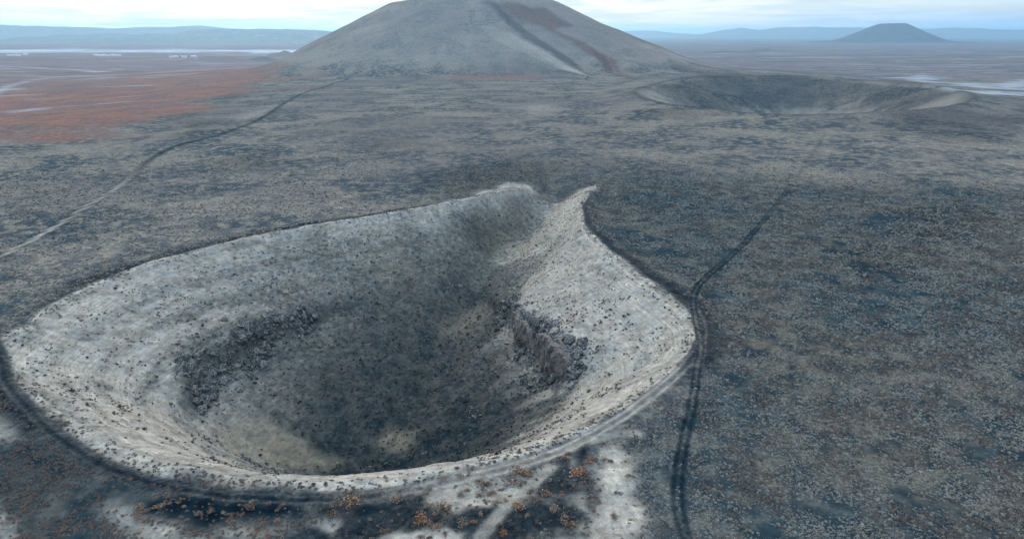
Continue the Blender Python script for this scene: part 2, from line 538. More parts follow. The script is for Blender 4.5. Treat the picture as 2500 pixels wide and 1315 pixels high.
def lmask(x, y, name, soft=None, width=None):
    pts, wd = LINES[name]
    wd = width or wd
    soft = soft if soft is not None else wd * .5
    a = np.array(pts); mg = wd + soft + 2
    m = (x > a[:, 0].min() - mg) & (x < a[:, 0].max() + mg) & (y > a[:, 1].min() - mg) & (y < a[:, 1].max() + mg)
    out = np.zeros(x.shape); dist = np.full(x.shape, 1e6)
    if m.any():
        d, _ = seg_dist(x[m], y[m], pts)
        dist[m] = d
        out[m] = 1 - sstep(wd - soft, wd + soft, d)
    return out, dist


AT = np.array([0, .25, .45, .55, .65, .8, .92, 1.0])     # how much pale ash lies on the wall, by bearing and r/R
ATAB = {0: [0, 0, .05, .25, .72, .85, .95, 1], 30: [0, 0, .05, .30, .78, .85, .9, 1], 55: [0, .05, .15, .40, .75, .8, .85, 1], 68: [0, .05, .12, .2, .38, .5, .5, .7],
        78: [0, .05, .10, .14, .22, .36, .48, .8], 90: [0, .05, .1, .15, .24, .36, .52, .9], 115: [0, .05, .15, .25, .38, .5, .62, .9], 140: [0, .14, .42, .52, .6, .68, .8, 1],
        170: [.02, .30, .54, .60, .78, .88, .95, 1], 200: [.04, .42, .64, .70, .84, .92, .98, 1], 225: [.06, .62, .76, .78, .84, .9, .96, 1], 245: [0, .25, .45, .55, .7, .8, .9, 1],
        262: [0, .05, .1, .2, .4, .6, .85, 1], 280: [0, 0, .02, .05, .12, .4, .8, 1], 310: [0, 0, .02, .05, .15, .5, .85, 1], 335: [0, 0, .04, .12, .36, .7, .9, 1], 360: [0, 0, .05, .25, .72, .85, .95, 1]}
_ak = np.array(sorted(ATAB)); _av = np.array([ATAB[k] for k in _ak])
ATG = np.stack([np.interp(np.degrees(TH), _ak, _av[:, j]) for j in range(len(AT))], 1)
ATG = np.stack([_smooth_periodic(ATG[:, j], 24) for j in range(len(AT))], 1)
ATG = np.stack([np.interp(np.linspace(0, 1, 101), AT, ATG[i]) for i in range(len(TH))], 0)


def wall_ash(t, th):
    ti = np.clip(t, 0, 1) * 100; k = np.minimum(ti.astype(int), 99); fk = ti - k
    i = np.minimum((th / (2 * math.pi) * 1440).astype(int), 1440)
    return ATG[i, k] * (1 - fk) + ATG[i, k + 1] * fk


def masks(x, y):
    x = np.asarray(x, float); y = np.asarray(y, float)
    n1 = fbm(x, y, 22, 4, 201); n2 = fbm(x, y, 6, 3, 202); n3 = fbm(x, y, 160, 4, 203)
    wp = n1 * 1.3 + n2 * .5
    wf = n3 * 1.6
    r, th, rr = crater_polar(x, y)
    t = r / rr
    out = r - rr
    M = {}
    thd = np.degrees(th)
    south = sstep(178, 215, thd) * (1 - sstep(335, 358, thd))
    lim = np.interp(th, TH, ASH_LIM)
    inside = 1 - sstep(-1.2, 1.2, out - lim + n2 * 1.6 + n1 * 1.2)
    fan_ = fbm(th * 7.0, r * .035, .8, 4, 231)
    tt = np.clip(t + .10 * fan_ + .07 * n1 + .03 * n2, 0, 1)
    ash = wall_ash(tt, th) * inside
    lft = sstep(95, 140, thd) * (1 - sstep(250, 275, thd))
    bandl = sstep(-.1, .8, np.sin(2 * math.pi * (t * 8.5 + .35 * n1 + .12 * n2)))
    ash = ash * (1 - .30 * bandl * (.35 + .65 * lft) * sstep(.4, .55, t))
    fringe = np.exp(-((out - lim + 1.5) / 2.6) ** 2)
    ash = ash * (1 - .28 * fringe * sstep(-.15, .25, n2 + .5 * n1)) * (1 - .28 * sstep(.05, .40, n1 + .4 * n2))
    fw = inside * sstep(65, 80, thd) * (1 - sstep(115, 145, thd)) * sstep(.4, .6, t)
    floor = inside * np.clip(1 - ash * 1.25, 0, 1)
    cinder = np.zeros(x.shape); straw = np.zeros(x.shape); salt = np.zeros(x.shape); red = np.zeros(x.shape)
    # darker band along the outside of the rim, fading outwards
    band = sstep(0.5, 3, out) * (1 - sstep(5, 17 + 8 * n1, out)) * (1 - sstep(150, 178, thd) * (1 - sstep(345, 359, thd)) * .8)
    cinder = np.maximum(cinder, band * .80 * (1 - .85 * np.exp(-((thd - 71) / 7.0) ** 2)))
    ash = np.maximum(ash, pmask(x, y, 'horn_left', 4, wp) * .85)
    ash = np.maximum(ash, pmask(x, y, 'horn_right', 4, wp) * .9)
    ash = ash * (1 - .65 * pmask(x, y, 'valley', 10, wp))
    cinder = np.maximum(cinder, pmask(x, y, 'flat_dark', 3.0, wp) * .97)
    mixm = pmask(x, y, 'flat_mix', 3.5, wp)
    sw = sstep(-.16, .22, fbm(x, y, 12, 3, 210) + .02)
    cinder = np.maximum(cinder, mixm * sw * .85)
    ash = np.maximum(ash, mixm * (1 - sw) * .78)
    for nm, s, v in [('pale_arc', 3.0, .62), ('pale_spur', 2.5, .92), ('pale_left', 3, .5), ('pale_left2', 2, .55), ('pale_patch', 2.5, .4)]:
        m = pmask(x, y, nm, s, wp)
        ash = np.maximum(ash, m * v); cinder = cinder * (1 - m)
    for nm, s, v in [('dark_gap', 1.5, .9), ('dark_left', 2.5, .95), ('dark_field', 5, .4)]:
        m = pmask(x, y, nm, s, wp)
        cinder = np.maximum(cinder, m * v); ash = ash * (1 - m)
    for nm, s, v in [('apron', 2.2, .6), ('straw1', 4, .55), ('straw2', 6, .38), ('straw3', 9, .35), ('straw4', 5, .6), ('straw5', 8, .5)]:
        straw = np.maximum(straw, pmask(x, y, nm, s, wp * .8) * v)
    straw = straw * (1 - .0 * floor)
    # the far things
    far = y > 450
    z0 = base_h(x, y)
    left = 1 - sstep(-330, -180, x + 0.0 * y + 90 * n3)
    red = sstep(4, 20, -z0 + 8 * n3) * (.30 + .25 * left) * sstep(380, 560, y)
    red = np.maximum(red, pmask(x, y, 'redplain', 110, wf * .9) * 1.0)
    for nm, s, v in [('red1', 14, .78), ('red2', 8, .6), ('redband', 25, .5)]:
        red = np.maximum(red, pmask(x, y, nm, s, wf) * v)
    for nm, s, v in [('stripe', 8, .6), ('red2', 6, .45), ('red1', 10, .26), ('scrub2', 22, .5), ('hollow', 30, .35), ('dark1', 14, .35), ('dark2', 25, .4), ('dark3', 18, .4), ('dark4', 14, .5), ('dark5', 10, .45), ('dark6', 30, .35), ('shrub_dark', 50, .35), ('bluepatch', 20, .4)]:
        cinder = np.maximum(cinder, pmask(x, y, nm, s, wf + n1 * .8) * v)
    for nm, s, v in [('scar', 7, .55), ('rib', 5, .72), ('dune', 15, .4), ('pale1', 20, .3), ('bowl2', 40, .36)]:
        ash = np.maximum(ash, pmask(x, y, nm, s, wf + n1 * .6) * v)
    for nm, s in [('pond', 14), ('pond2', 10)]:
        salt = np.maximum(salt, pmask(x, y, nm, s, wf) * .32)
    pan = np.exp(-((y - 4850 + 260 * n3) / 420.0) ** 2) * (1 - sstep(-900, -300, x))
    salt = np.maximum(salt, sstep(.35, .75, pan + .9 * fbm(x / 6, y, 130, 4, 214)) * .62 * (pan > .02))
    streak = sstep(.30, .52, fbm(x / 3.0, y, 60, 4, 215)) * sstep(5, 16, -z0) * (1 - sstep(2200, 3500, y)) * sstep(450, 700, y)
    salt = np.maximum(salt, streak * .2)
    zc_ = np.zeros(x.shape); fm_ = (y > 1000) & (y < 2700) & (np.abs(x) < 1100)
    if fm_.any(): zc_[fm_] = cone_h(x[fm_], y[fm_])
    onc = sstep(4, 30, zc_)
    ash = np.maximum(ash, onc * (.30 + .14 * n3 + .06 * n1))
    rd_ = pmask(x, y, 'red1', 14, wf)
    ash = ash * (1 - .8 * rd_)
    qx = np.arctan2(x - CONE[0], CONE[1] - y)
    red = np.maximum(red * (1 - onc * .3), onc * .30 * sstep(.5, .62, qx))
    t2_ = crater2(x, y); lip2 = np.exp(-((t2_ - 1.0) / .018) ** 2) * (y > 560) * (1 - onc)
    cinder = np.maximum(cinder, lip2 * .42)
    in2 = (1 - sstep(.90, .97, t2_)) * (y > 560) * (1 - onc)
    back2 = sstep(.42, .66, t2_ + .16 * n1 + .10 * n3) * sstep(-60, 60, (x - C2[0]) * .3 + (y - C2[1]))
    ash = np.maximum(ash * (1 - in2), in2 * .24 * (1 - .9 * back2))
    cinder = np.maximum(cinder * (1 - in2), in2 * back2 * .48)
    # tracks
    tr = np.zeros(x.shape)
    m1, d1 = lmask(x, y, 'rim_track', .7)
    m2, d2 = lmask(x, y, 'side_track', .35)
    m2 = m2 * (1 - .50 * sstep(180, 300, y)) * (1 - .6 * sstep(420, 700, y))
    m3, d3 = lmask(x, y, 'road', .7)
    eastpale = sstep(-30, -8, x) * (1 - sstep(36, 46, x)) * (y < 160)          # this stretch of the rim track is bare pale ash
    rut = np.exp(-((d1 - .9) / .35) ** 2)
    dk1 = lmask(x, y, 'rim_track', .6, 1.6)[0]
    ash = ash * (1 - dk1 * (1 - .45 * eastpale))
    cinder = np.maximum(cinder, dk1 * (.84 - .66 * eastpale))
    cinder = cinder * (1 - m1 * rut * .38)
    ash = np.maximum(ash, m1 * (rut * (.20 + .5 * eastpale) + .30 * eastpale))
    rut2 = np.exp(-(d2 / .38) ** 2)
    ash = ash * (1 - m2)
    cinder = np.maximum(cinder * (1 - m2), m2 * (.80 - .60 * rut2))
    rut3 = np.exp(-((d3 - .8) / .5) ** 2)
    cinder = np.maximum(cinder, lmask(x, y, 'road', .9, 2.4)[0] * .7)
    palebit = sstep(-.1, .25, fbm(x, y, 60, 2, 220))
    rp = lmask(x, y, 'road', .7, 1.2)[0] * (.70 + .25 * palebit) * (1 - sstep(330, 430, y))
    ash = np.maximum(ash, rp); cinder = cinder * (1 - rp)
    for nm, s, v in [('plain_road', 2.5, .5), ('plain_road2', 3, .6)]:
        salt = np.maximum(salt, lmask(x, y, nm, s)[0] * v)
    mc, _ = lmask(x, y, 'crest_path', .5)
    ash = np.maximum(ash, mc); cinder = cinder * (1 - mc)
    for nm, v in [('branch', .6)]:
        mb, _ = lmask(x, y, nm, .7); ash = np.maximum(ash, mb * v); cinder = cinder * (1 - mb * .7)
    cinder = np.maximum(cinder, lmask(x, y, 'fork', 1.0)[0] * .4)
    mg, _ = lmask(x, y, 'gap_track', .6); ash = np.maximum(ash, mg * .6)
    ro = np.interp(th, TH, OUT_R); ao = np.interp(th, TH, OUT_A)
    e = r - ro + 2.5 * n2
    deb = np.where(e > 0, np.exp(-(e / 3.0) ** 2), np.exp(-(e / 1.8) ** 2)) * np.clip(ao / 3.5, 0, 1) * sstep(-.35, .15, n2 + .25)
    ash = ash * (1 - .75 * deb); floor = np.maximum(floor, .3 * deb)
    M.update(ash=np.clip(ash, 0, 1), cinder=np.clip(cinder, 0, 1), red=np.clip(red, 0, 1), straw=np.clip(straw, 0, 1), salt=np.clip(salt, 0, 1),
             floor=np.clip(floor, 0, 1), inside=inside, t=t, out=out, d1=d1, d2=d2, d3=d3, flat=np.maximum.reduce([pmask(x, y, k_, 2.0, wp) for k_ in ('flat_dark', 'flat_mix', 'pale_arc', 'pale_spur', 'pale_patch', 'pale_left', 'pale_left2')]), apron=pmask(x, y, 'apron', 2.2, wp * .8), south=south, fw=fw)
    return M


# ------------------------------------------------------------------ materials
def new_mat(name):
    m = bpy.data.materials.new(name)
    m.use_nodes = True
    m.node_tree.nodes.clear()
    return m, NT(m.node_tree)


def finish(n, color, rough=0.95, bump=None, strength=0.3, dist=0.1):
    b = n.node('ShaderNodeBsdfPrincipled')
    n.put(b.inputs['Base Color'], color)
    n.put(b.inputs['Roughness'], rough)
    b.inputs['Specular IOR Level'].default_value = 0.0
    if bump is not None:
        bn = n.node('ShaderNodeBump')
        bn.inputs['Strength'].default_value = strength
        bn.inputs['Distance'].default_value = dist
        n.put(bn.inputs['Height'], bump)
        n.put(b.inputs['Normal'], bn.outputs[0])
    o = n.node('ShaderNodeOutputMaterial')
    n.t.links.new(b.outputs[0], o.inputs[0])


def ground_material():
    m, n = new_mat('volcanic_soil')
    geo = n.node('ShaderNodeNewGeometry').outputs['Position']
    A = n.node('ShaderNodeAttribute', attribute_name='soil_a')
    Bt = n.node('ShaderNodeAttribute', attribute_name='soil_b')
    sa = n.node('ShaderNodeSeparateColor'); n.put(sa.inputs[0], A.outputs['Color'])
    sb = n.node('ShaderNodeSeparateColor'); n.put(sb.inputs[0], Bt.outputs['Color'])
    ash, cinder, red = sa.outputs; straw = A.outputs['Alpha']
    salt, floor, inside = sb.outputs; tuft = Bt.outputs['Alpha']
    g0 = n.noise(geo, .55, 6, .75)
    grain = n.math('SUBTRACT', g0, .5)

    def rough(mk, amt=1.0):
        w_ = n.math('SUBTRACT', 1.0, n.math('ABSOLUTE', n.math('SUBTRACT', n.math('MULTIPLY', mk, 2.0), 1.0)))
        return n.math('ADD', mk, n.math('MULTIPLY', n.math('MULTIPLY', grain, w_), 1.9 * amt), clamp=True)
    nf = n.noise(geo, 1.1, 5, .65)            # about a metre
    nm = n.noise(geo, 0.16, 5, .6)            # bushes' patches
    nl = n.noise(geo, 0.02, 5, .6, .5)        # fields
    nh = n.noise(geo, 0.0035, 6, .62, .6)     # country
    ng = n.noise(geo, 3.8, 3, .7)
    # plain: dark cinder soil under dry scrub
    spk = n.ss(nf, .44, .62)
    pl = n.mix(n.ss(nl, .40, .60), (.038, .050, .058), (.150, .134, .115))
    pl = n.mix(n.math('MULTIPLY', n.ss(nm, .46, .60), .65), pl, (.225, .19, .145))
    pl = n.mix(n.math('MULTIPLY', n.ss(nh, .44, .60), .55), pl, (.090, .082, .084))
    pl = n.mix(n.math('MULTIPLY', spk, .55), pl, (.018, .026, .032))
    pl = n.mix(n.math('MULTIPLY', tuft, .9), pl, n.mix(n.ss(nm, .40, .62), (.010, .022, .028), n.mix(n.ss(nl, .40, .60), (.022, .040, .048), (.074, .067, .054))))
    # red brown steppe
    rc = n.mix(n.ss(nl, .38, .64), (.165, .084, .060), (.105, .068, .064))
    rc = n.mix(n.math('MULTIPLY', n.ss(nm, .50, .62), .4), rc, (.20, .145, .115))
    c = n.mix(n.ss(n.math('ADD', red, n.math('MULTIPLY', n.math('SUBTRACT', nl, .5), .5)), .18, .72), pl, rc)
    # crater floor
    fc = n.mix(n.ss(nm, .36, .64), (.006, .014, .018), (.031, .034, .033))
    fc = n.mix(n.math('MULTIPLY', n.ss(g0, .50, .66), .5), fc, (.062, .062, .058))
    c = n.mix(n.ss(n.math('ADD', floor, n.math('MULTIPLY', n.math('SUBTRACT', nm, .5), .3)), .05, .6), c, fc)
    # pale ash, in thin contour strips on the slopes
    contour = n.noise(n.vmul(geo, (.11, .11, 5.5)), 1.0, 3, .6, .2)
    streak = n.noise(n.vmul(geo, (.12, .12, .3)), 1.0, 4, .55, 1.0)
    ac = n.mix(n.ss(contour, .36, .64), (.248, .224, .188), (.385, .342, .275))
    ac = n.mix(n.math('MULTIPLY', n.ss(streak, .45, .65), .4), ac, (.275, .285, .28))
    ac = n.mix(n.math('MULTIPLY', n.ss(nm, .50, .66), .6), ac, (.165, .135, .11))
    ac = n.mix(n.math('MULTIPLY', n.ss(nf, .50, .66), .36), ac, (.14, .128, .115))
    ac = n.mix(n.math('MULTIPLY', n.ss(ng, .54, .70), .55), ac, (.10, .095, .09))
    am = n.math('ADD', ash, n.math('MULTIPLY', n.math('MULTIPLY', n.math('SUBTRACT', nm, .5), .55), n.math('SUBTRACT', 1.0, n.math('ABSOLUTE', n.math('SUBTRACT', n.math('MULTIPLY', ash, 2.0), 1.0)))))
    c = n.mix(rough(n.math('MAXIMUM', n.math('MINIMUM', am, 1.0), 0.0), 1.0), c, ac)
    # cinders
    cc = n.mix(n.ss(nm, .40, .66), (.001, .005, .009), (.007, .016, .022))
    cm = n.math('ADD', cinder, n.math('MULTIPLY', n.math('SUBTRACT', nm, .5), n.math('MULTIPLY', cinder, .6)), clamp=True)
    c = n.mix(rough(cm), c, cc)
    # straw grass
    sc = n.mix(n.ss(contour, .40, .60), (.165, .14, .102), (.195, .165, .118))
    c = n.mix(n.math('MULTIPLY', straw, n.ss(nm, .30, .62, .5, 1.0)), c, sc)
    # long thin fields and bare strips far out on the plain
    sp_ = n.node('ShaderNodeSeparateXYZ'); n.put(sp_.inputs[0], geo)
    fo = n.ss(sp_.outputs[1], 1100, 2200)
    s1 = n.noise(n.vmul(geo, (.0016, .0075, 0)), 1.0, 6, .65, .5); s2 = n.noise(n.vmul(geo, (.0007, .0021, 0)), 1.0, 5, .6, .4)
    c = n.mix(n.math('MULTIPLY', fo, n.math('MULTIPLY', n.ss(s1, .54, .64), .6)), c, (.30, .27, .26))
    c = n.mix(n.math('MULTIPLY', fo, n.math('MULTIPLY', n.ss(s2, .42, .62), .6)), c, (.14, .105, .115))
    c = n.mix(n.math('MULTIPLY', fo, n.math('MULTIPLY', n.ss(s1, .46, .36), .6)), c, (.045, .04, .05))
    # salt and bare silt
    c = n.mix(n.math('MULTIPLY', salt, n.ss(nl, .30, .60, .4, 1.0)), c, (.52, .58, .62))
    # fine unevenness of every surface: grit, stones, wisps of grass
    fine = n.noise(geo, .42, 6, .82)
    c = n.mix(1.0, c, n.ss(fine, .30, .70, .68, 1.32), 'MULTIPLY')
    bump = n.math('ADD', n.math('MULTIPLY', nf, .5), n.math('ADD', n.math('MULTIPLY', ng, .16), n.math('MULTIPLY', n.math('MULTIPLY', contour, inside), .25)))
    finish(n, c, .95, bump, .8, .5)
    return m


MAT_SOIL = ground_material()


def tag(o, label=None, cat=None, group=None, kind=None):
    if label: o['label'] = label
    if cat: o['category'] = cat
    if group: o['group'] = group
    if kind: o['kind'] = kind
    return o


def mesh_obj(name, V, F, mat, parent=None, attrs=None, smooth=True):
    me = bpy.data.meshes.new(name)
    V = np.asarray(V, np.float32); F = np.asarray(F, np.int32)
    k = F.shape[1]
    me.vertices.add(len(V)); me.vertices.foreach_set('co', V.ravel())
    me.loops.add(F.size); me.loops.foreach_set('vertex_index', F.ravel())
    me.polygons.add(len(F)); me.polygons.foreach_set('loop_start', np.arange(0, F.size, k, dtype=np.int32))
    if smooth:
        me.polygons.foreach_set('use_smooth', np.ones(len(F), bool))
    me.update(calc_edges=True)
    for an, val in (attrs or {}).items():
        at = me.attributes.new(an, 'FLOAT_COLOR', 'POINT')
        at.data.foreach_set('color', np.asarray(val, np.float32).ravel())
    me.materials.append(mat)
    o = bpy.data.objects.new(name, me)
    col.objects.link(o)
    if parent: o.parent = parent
    return o


# ------------------------------------------------------------------ terrain sheets
NX0, NX1, NY0, NY1, NS = -150.0, 150.0, 60.0, 360.0, 0.5


def grow(a, b, s0, g, smax=1e9):
    """steps from a to b, starting at s0 and growing by g per metre"""
    v = [a]; s = s0
    sg = 1 if b > a else -1
    while (b - v[-1]) * sg > 0:
        v.append(v[-1] + sg * s)
        s = min(s * (1 + g), smax)
    v = np.array(v)
    return a + (v - a) * (b - a) / (v[-1] - a)


xs_far = np.unique(np.round(np.r_[grow(-450, -45000, 2, .035)[::-1], np.arange(-450, 451, 2.0), grow(450, 45000, 2, .035)], 3))
ys_far = np.unique(np.round(np.r_[grow(60, -400, 3, .12)[::-1], np.arange(60, 361, 3.0), np.arange(362, 1001, 2.0), grow(1000, 2250, 2, .02, 4.0), grow(2250, 46000, 4.5, .03)], 3))
xs_n = np.arange(NX0, NX1 + .01, NS); ys_n = np.arange(NY0, NY1 + .01, NS)


def grid_faces(nx, ny):
    i, j = np.meshgrid(np.arange(nx - 1), np.arange(ny - 1))
    a = (j * nx + i).ravel()
    return np.stack([a, a + 1, a + nx + 1, a + nx], 1)


XF, YF = np.meshgrid(xs_far, ys_far); XN, YN = np.meshgrid(xs_n, ys_n)
ZF = h_full(XF.ravel(), YF.ravel()).reshape(XF.shape)
ZN = h_full(XN.ravel(), YN.ravel()).reshape(XN.shape)
for arr, ax, src in ((ZN, 0, 0), (ZN, 0, -1)):                       # make the two sheets share their border
    jj = np.argmin(np.abs(ys_far - (NY0 if src == 0 else NY1)))
    arr[src, :] = np.interp(xs_n, xs_far, ZF[jj])
for src in (0, -1):
    ii = np.argmin(np.abs(xs_far - (NX0 if src == 0 else NX1)))
    ZN[:, src] = np.interp(ys_n, ys_far, ZF[:, ii])


def soil_attrs(X, Y):
    M = masks(X, Y)
    # thick mat of tufts on the right and round the crater
    d = np.hypot(X, Y)
    tuft = sstep(6, 14, M['out']) * (1 - sstep(330, 470, d + 60 * fbm(X, Y, 70, 3, 230))) * sstep(-40, 60, X + .25 * (Y - 100) - 10)
    tuft = np.maximum(tuft, sstep(3, 9, M['out']) * (Y < 168) * (1 - sstep(-60, 0, X)))
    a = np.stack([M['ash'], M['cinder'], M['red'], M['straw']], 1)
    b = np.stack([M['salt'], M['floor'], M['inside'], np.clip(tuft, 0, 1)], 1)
    return M, a, b


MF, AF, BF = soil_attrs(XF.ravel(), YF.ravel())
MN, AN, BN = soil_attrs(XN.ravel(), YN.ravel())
# ruts of the tracks pressed into the ground
ZN = ZN.ravel()
for dk in ('d1', 'd2'):
    ZN -= .10 * (1 - sstep(1.5, 2.4, MN[dk])) + .05 * np.exp(-((MN[dk] - .9) / .35) ** 2)
VF = np.stack([XF.ravel(), YF.ravel(), ZF.ravel()], 1); VN = np.stack([XN.ravel(), YN.ravel(), ZN], 1)
FF = grid_faces(len(xs_far), len(ys_far)); FN = grid_faces(len(xs_n), len(ys_n))
cf = VF[FF].mean(1)
hole = (cf[:, 0] > NX0) & (cf[:, 0] < NX1) & (cf[:, 1] > NY0) & (cf[:, 1] < NY1)
FF = FF[~hole]
V = np.r_[VF, VN]; F = np.r_[FF, FN + len(VF)]
A_ = np.r_[AF, AN]; B_ = np.r_[BF, BN]
c = V[F].mean(1)
# which piece of the country each face belongs to
lab = np.zeros(len(F), int)
fcx, fcy = c[:, 0], c[:, 1]
r_, th_, rr_ = crater_polar(fcx, fcy)
t2 = crater2(fcx, fcy)
zc = np.zeros(len(F)); fm = fcy > 1000; zc[fm] = cone_h(fcx[fm], fcy[fm])
lab[(t2 < 1.0) & (fcy > 600)] = 2
lab[zc > 5.0] = 3
lab[r_ < rr_ * 1.0] = 1
nearf = (fcy < 1300) & (np.abs(fcx) < 900)
for k_, nm, ex in ((4, 'rim_track', 0), (5, 'side_track', 0), (6, 'road', 0.4)):
    pts, wd = LINES[nm]
    a = np.array(pts)
    m = np.where((fcx > a[:, 0].min() - 5) & (fcx < a[:, 0].max() + 5) & (fcy > a[:, 1].min() - 5) & (fcy < a[:, 1].max() + 5))[0]
    d, _ = seg_dist(fcx[m], fcy[m], pts)
    lab[m[d < wd + ex]] = k_
NAMES = {0: ('ground', 'dark volcanic plain of cinders and dry scrub reaching to the horizon', 'ground'),
         1: ('crater', 'steep pale ash crater with dark floor and rock ledges in the foreground', 'crater'),
         2: ('crater', 'wide shallow bowl crater at the right foot of the big cone', 'crater'),
         3: ('cinder_cone', 'large flat-topped grey cinder cone with a reddish streak, at the top centre', 'volcano'),
         4: ('dirt_track', 'dark dirt track curving along the near rim of the foreground crater', 'dirt track'),
         5: ('dirt_track', 'double-rutted dirt track running through the scrub right of the crater', 'dirt track'),
         6: ('dirt_track', 'thin pale dirt road running diagonally across the left plain', 'dirt track')}
for k_, (nm, lb, ct) in NAMES.items():
    f = F[lab == k_]
    u, inv = np.unique(f, return_inverse=True)
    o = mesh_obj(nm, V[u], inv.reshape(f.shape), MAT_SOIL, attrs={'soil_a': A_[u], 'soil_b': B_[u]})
    tag(o, lb, ct, kind='structure')


# ------------------------------------------------------------------ hills on the skyline and the lone cone
def hill_material(name, c1, c2, c3):
    m, n = new_mat(name)
    geo = n.node('ShaderNodeNewGeometry')
    p = geo.outputs['Position']
    a = n.noise(p, .002, 6, .6, .4); b = n.noise(p, .012, 5, .6)
    c = n.mix(n.ss(a, .38, .62), c1, c2)
    c = n.mix(n.math('MULTIPLY', n.ss(b, .5, .68), .6), c, c3)
    finish(n, c)
    return m


MAT_HILL = hill_material('hill_steppe', (.12, .09, .075), (.085, .085, .08), (.20, .18, .15))
MAT_SNOW = hill_material('snow_and_rock', (.75, .78, .82), (.82, .84, .86), (.30, .30, .32))
MAT_FCONE = hill_material('far_cinders', (.040, .034, .036), (.060, .048, .046), (.10, .085, .08))
PLAIN = -42.0


def hill_range(name, label, dist, sky, depth, mat, seed, rough=1.0):
    """a range whose crest passes through the given photo points (px, py), standing on the plain"""
    pts = sorted(sky)
    r0 = ray(pts[0][0], HORIZON); r1 = ray(pts[-1][0], HORIZON)
    x0 = r0[0] / r0[1] * dist; x1 = r1[0] / r1[1] * dist
    cx = [ray(p[0], p[1])[0] / ray(p[0], p[1])[1] * dist for p in pts]
    cz = [CAM_Z + ray(p[0], p[1])[2] / ray(p[0], p[1])[1] * dist - PLAIN for p in pts]
    nx, ny = 420, 60
    X, T = np.meshgrid(np.linspace(x0, x1, nx), np.linspace(-1, 1, ny))
    Y = dist + T * depth
    top = np.interp(X, cx, cz)
    sp = top.mean() * 9
    rid = 1 - np.abs(fbm(X, Y, sp * .9, 4, seed)) * 2.0
    env = np.where(T < 0, sstep(-1, .0, T) ** .85, 1 - sstep(0, 1, T))
    ends = sstep(x0, x0 + (x1 - x0) * .04, X) * (1 - sstep(x1 - (x1 - x0) * .04, x1, X))
    Z = PLAIN - 3 + top * env * ends * (1 - rough * .42 * (1 - rid) * (1 - .8 * np.exp(-(T / .25) ** 2))) + 0.03 * top * fbm(X, Y, sp * .2, 3, seed + 5) * env
    o = mesh_obj(name, np.stack([X.ravel(), Y.ravel(), Z.ravel()], 1), grid_faces(nx, ny), mat)
    return tag(o, label, 'hills', kind='structure')


hill_range('hill', 'long blue ridge along the skyline behind the left plain', 11500,
           [(-260, 70), (-120, 62), (0, 60), (50, 62), (100, 63), (180, 65), (270, 68), (330, 66), (420, 65), (490, 62), (540, 67), (620, 70), (700, 69), (780, 74), (900, 84)], 1500, MAT_HILL, 301)
hill_range('hill', 'nearer rounded blue hills at the far edge of the left plain', 9000,
           [(20, 104), (70, 88), (110, 90), (140, 84), (200, 84), (240, 80), (300, 81), (330, 86), (360, 80), (420, 84), (470, 72), (560, 70), (660, 70), (760, 73), (830, 78), (930, 92)], 900, MAT_HILL, 311)
hill_range('hill', 'low blue foothills in front of the left skyline ridge', 8300,
           [(170, 106), (250, 97), (330, 90), (380, 96), (430, 100), (560, 96), (640, 92), (720, 97), (800, 94), (860, 104)], 480, MAT_HILL, 317)
hill_range('hill', 'faint snow-covered mountain beyond the left skyline', 13200,
           [(-60, 70), (20, 62), (70, 58), (120, 54), (180, 57), (250, 61), (330, 68)], 1100, MAT_SNOW, 321)
hill_range('hill', 'distant pale blue hills along the skyline on the right', 18000,
           [(1640, 88), (1720, 83), (1770, 72), (1810, 68), (1850, 73), (1900, 67), (2000, 65), (2100, 67), (2200, 69), (2330, 66), (2400, 70), (2450, 72), (2560, 74), (2700, 76), (2800, 86)], 2000, MAT_HILL, 331)
hill_range('hill', 'low pale hill on the skyline just right of the big cone', 20000,
           [(1440, 86), (1500, 78), (1560, 73), (1590, 73), (1630, 79), (1690, 83), (1760, 87)], 1700, MAT_HILL, 341)

# lone cone
FCX = ray(2175, HORIZON)[0] / ray(2175, HORIZON)[1] * 9300
g = np.linspace(-1700, 1700, 220)
X, Y = np.meshgrid(g, g)
r_ = np.hypot(X, Y) * (1 + .03 * fbm(np.arctan2(Y, X) * 30, np.hypot(X, Y) * .02, 12, 3, 401))
zz_ = 226 - (r_ - 175) * .47
Z = .5 * (zz_ + np.sqrt(zz_ ** 2 + 62 ** 2)) - 6
Z = -16 * np.log(np.exp(-np.clip(Z, -50, 400) / 16) + math.exp(-240 / 16)) - 22 * (1 - sstep(40, 160, r_)) + 5 * np.exp(-((r_ - 160) / 60) ** 2) * np.cos(np.arctan2(Y, X) - .4)
for bx, by, br, bh in [(-760, -300, 150, 26), (-1000, -250, 120, 18), (-560, -350, 140, 20)]:
    Z += bh * np.exp(-((X - bx) ** 2 + (Y - by) ** 2) / br ** 2)
Z = Z * (1 - sstep(1350, 1700, np.hypot(X, Y))) - 4 * sstep(1300, 1700, np.hypot(X, Y))
o = mesh_obj('cinder_cone', np.stack([X.ravel() + FCX, Y.ravel() + 9300, Z.ravel() + PLAIN], 1), grid_faces(220, 220), MAT_FCONE)
tag(o, 'small distant flat-topped cone standing alone on the right plain', 'volcano', kind='structure')

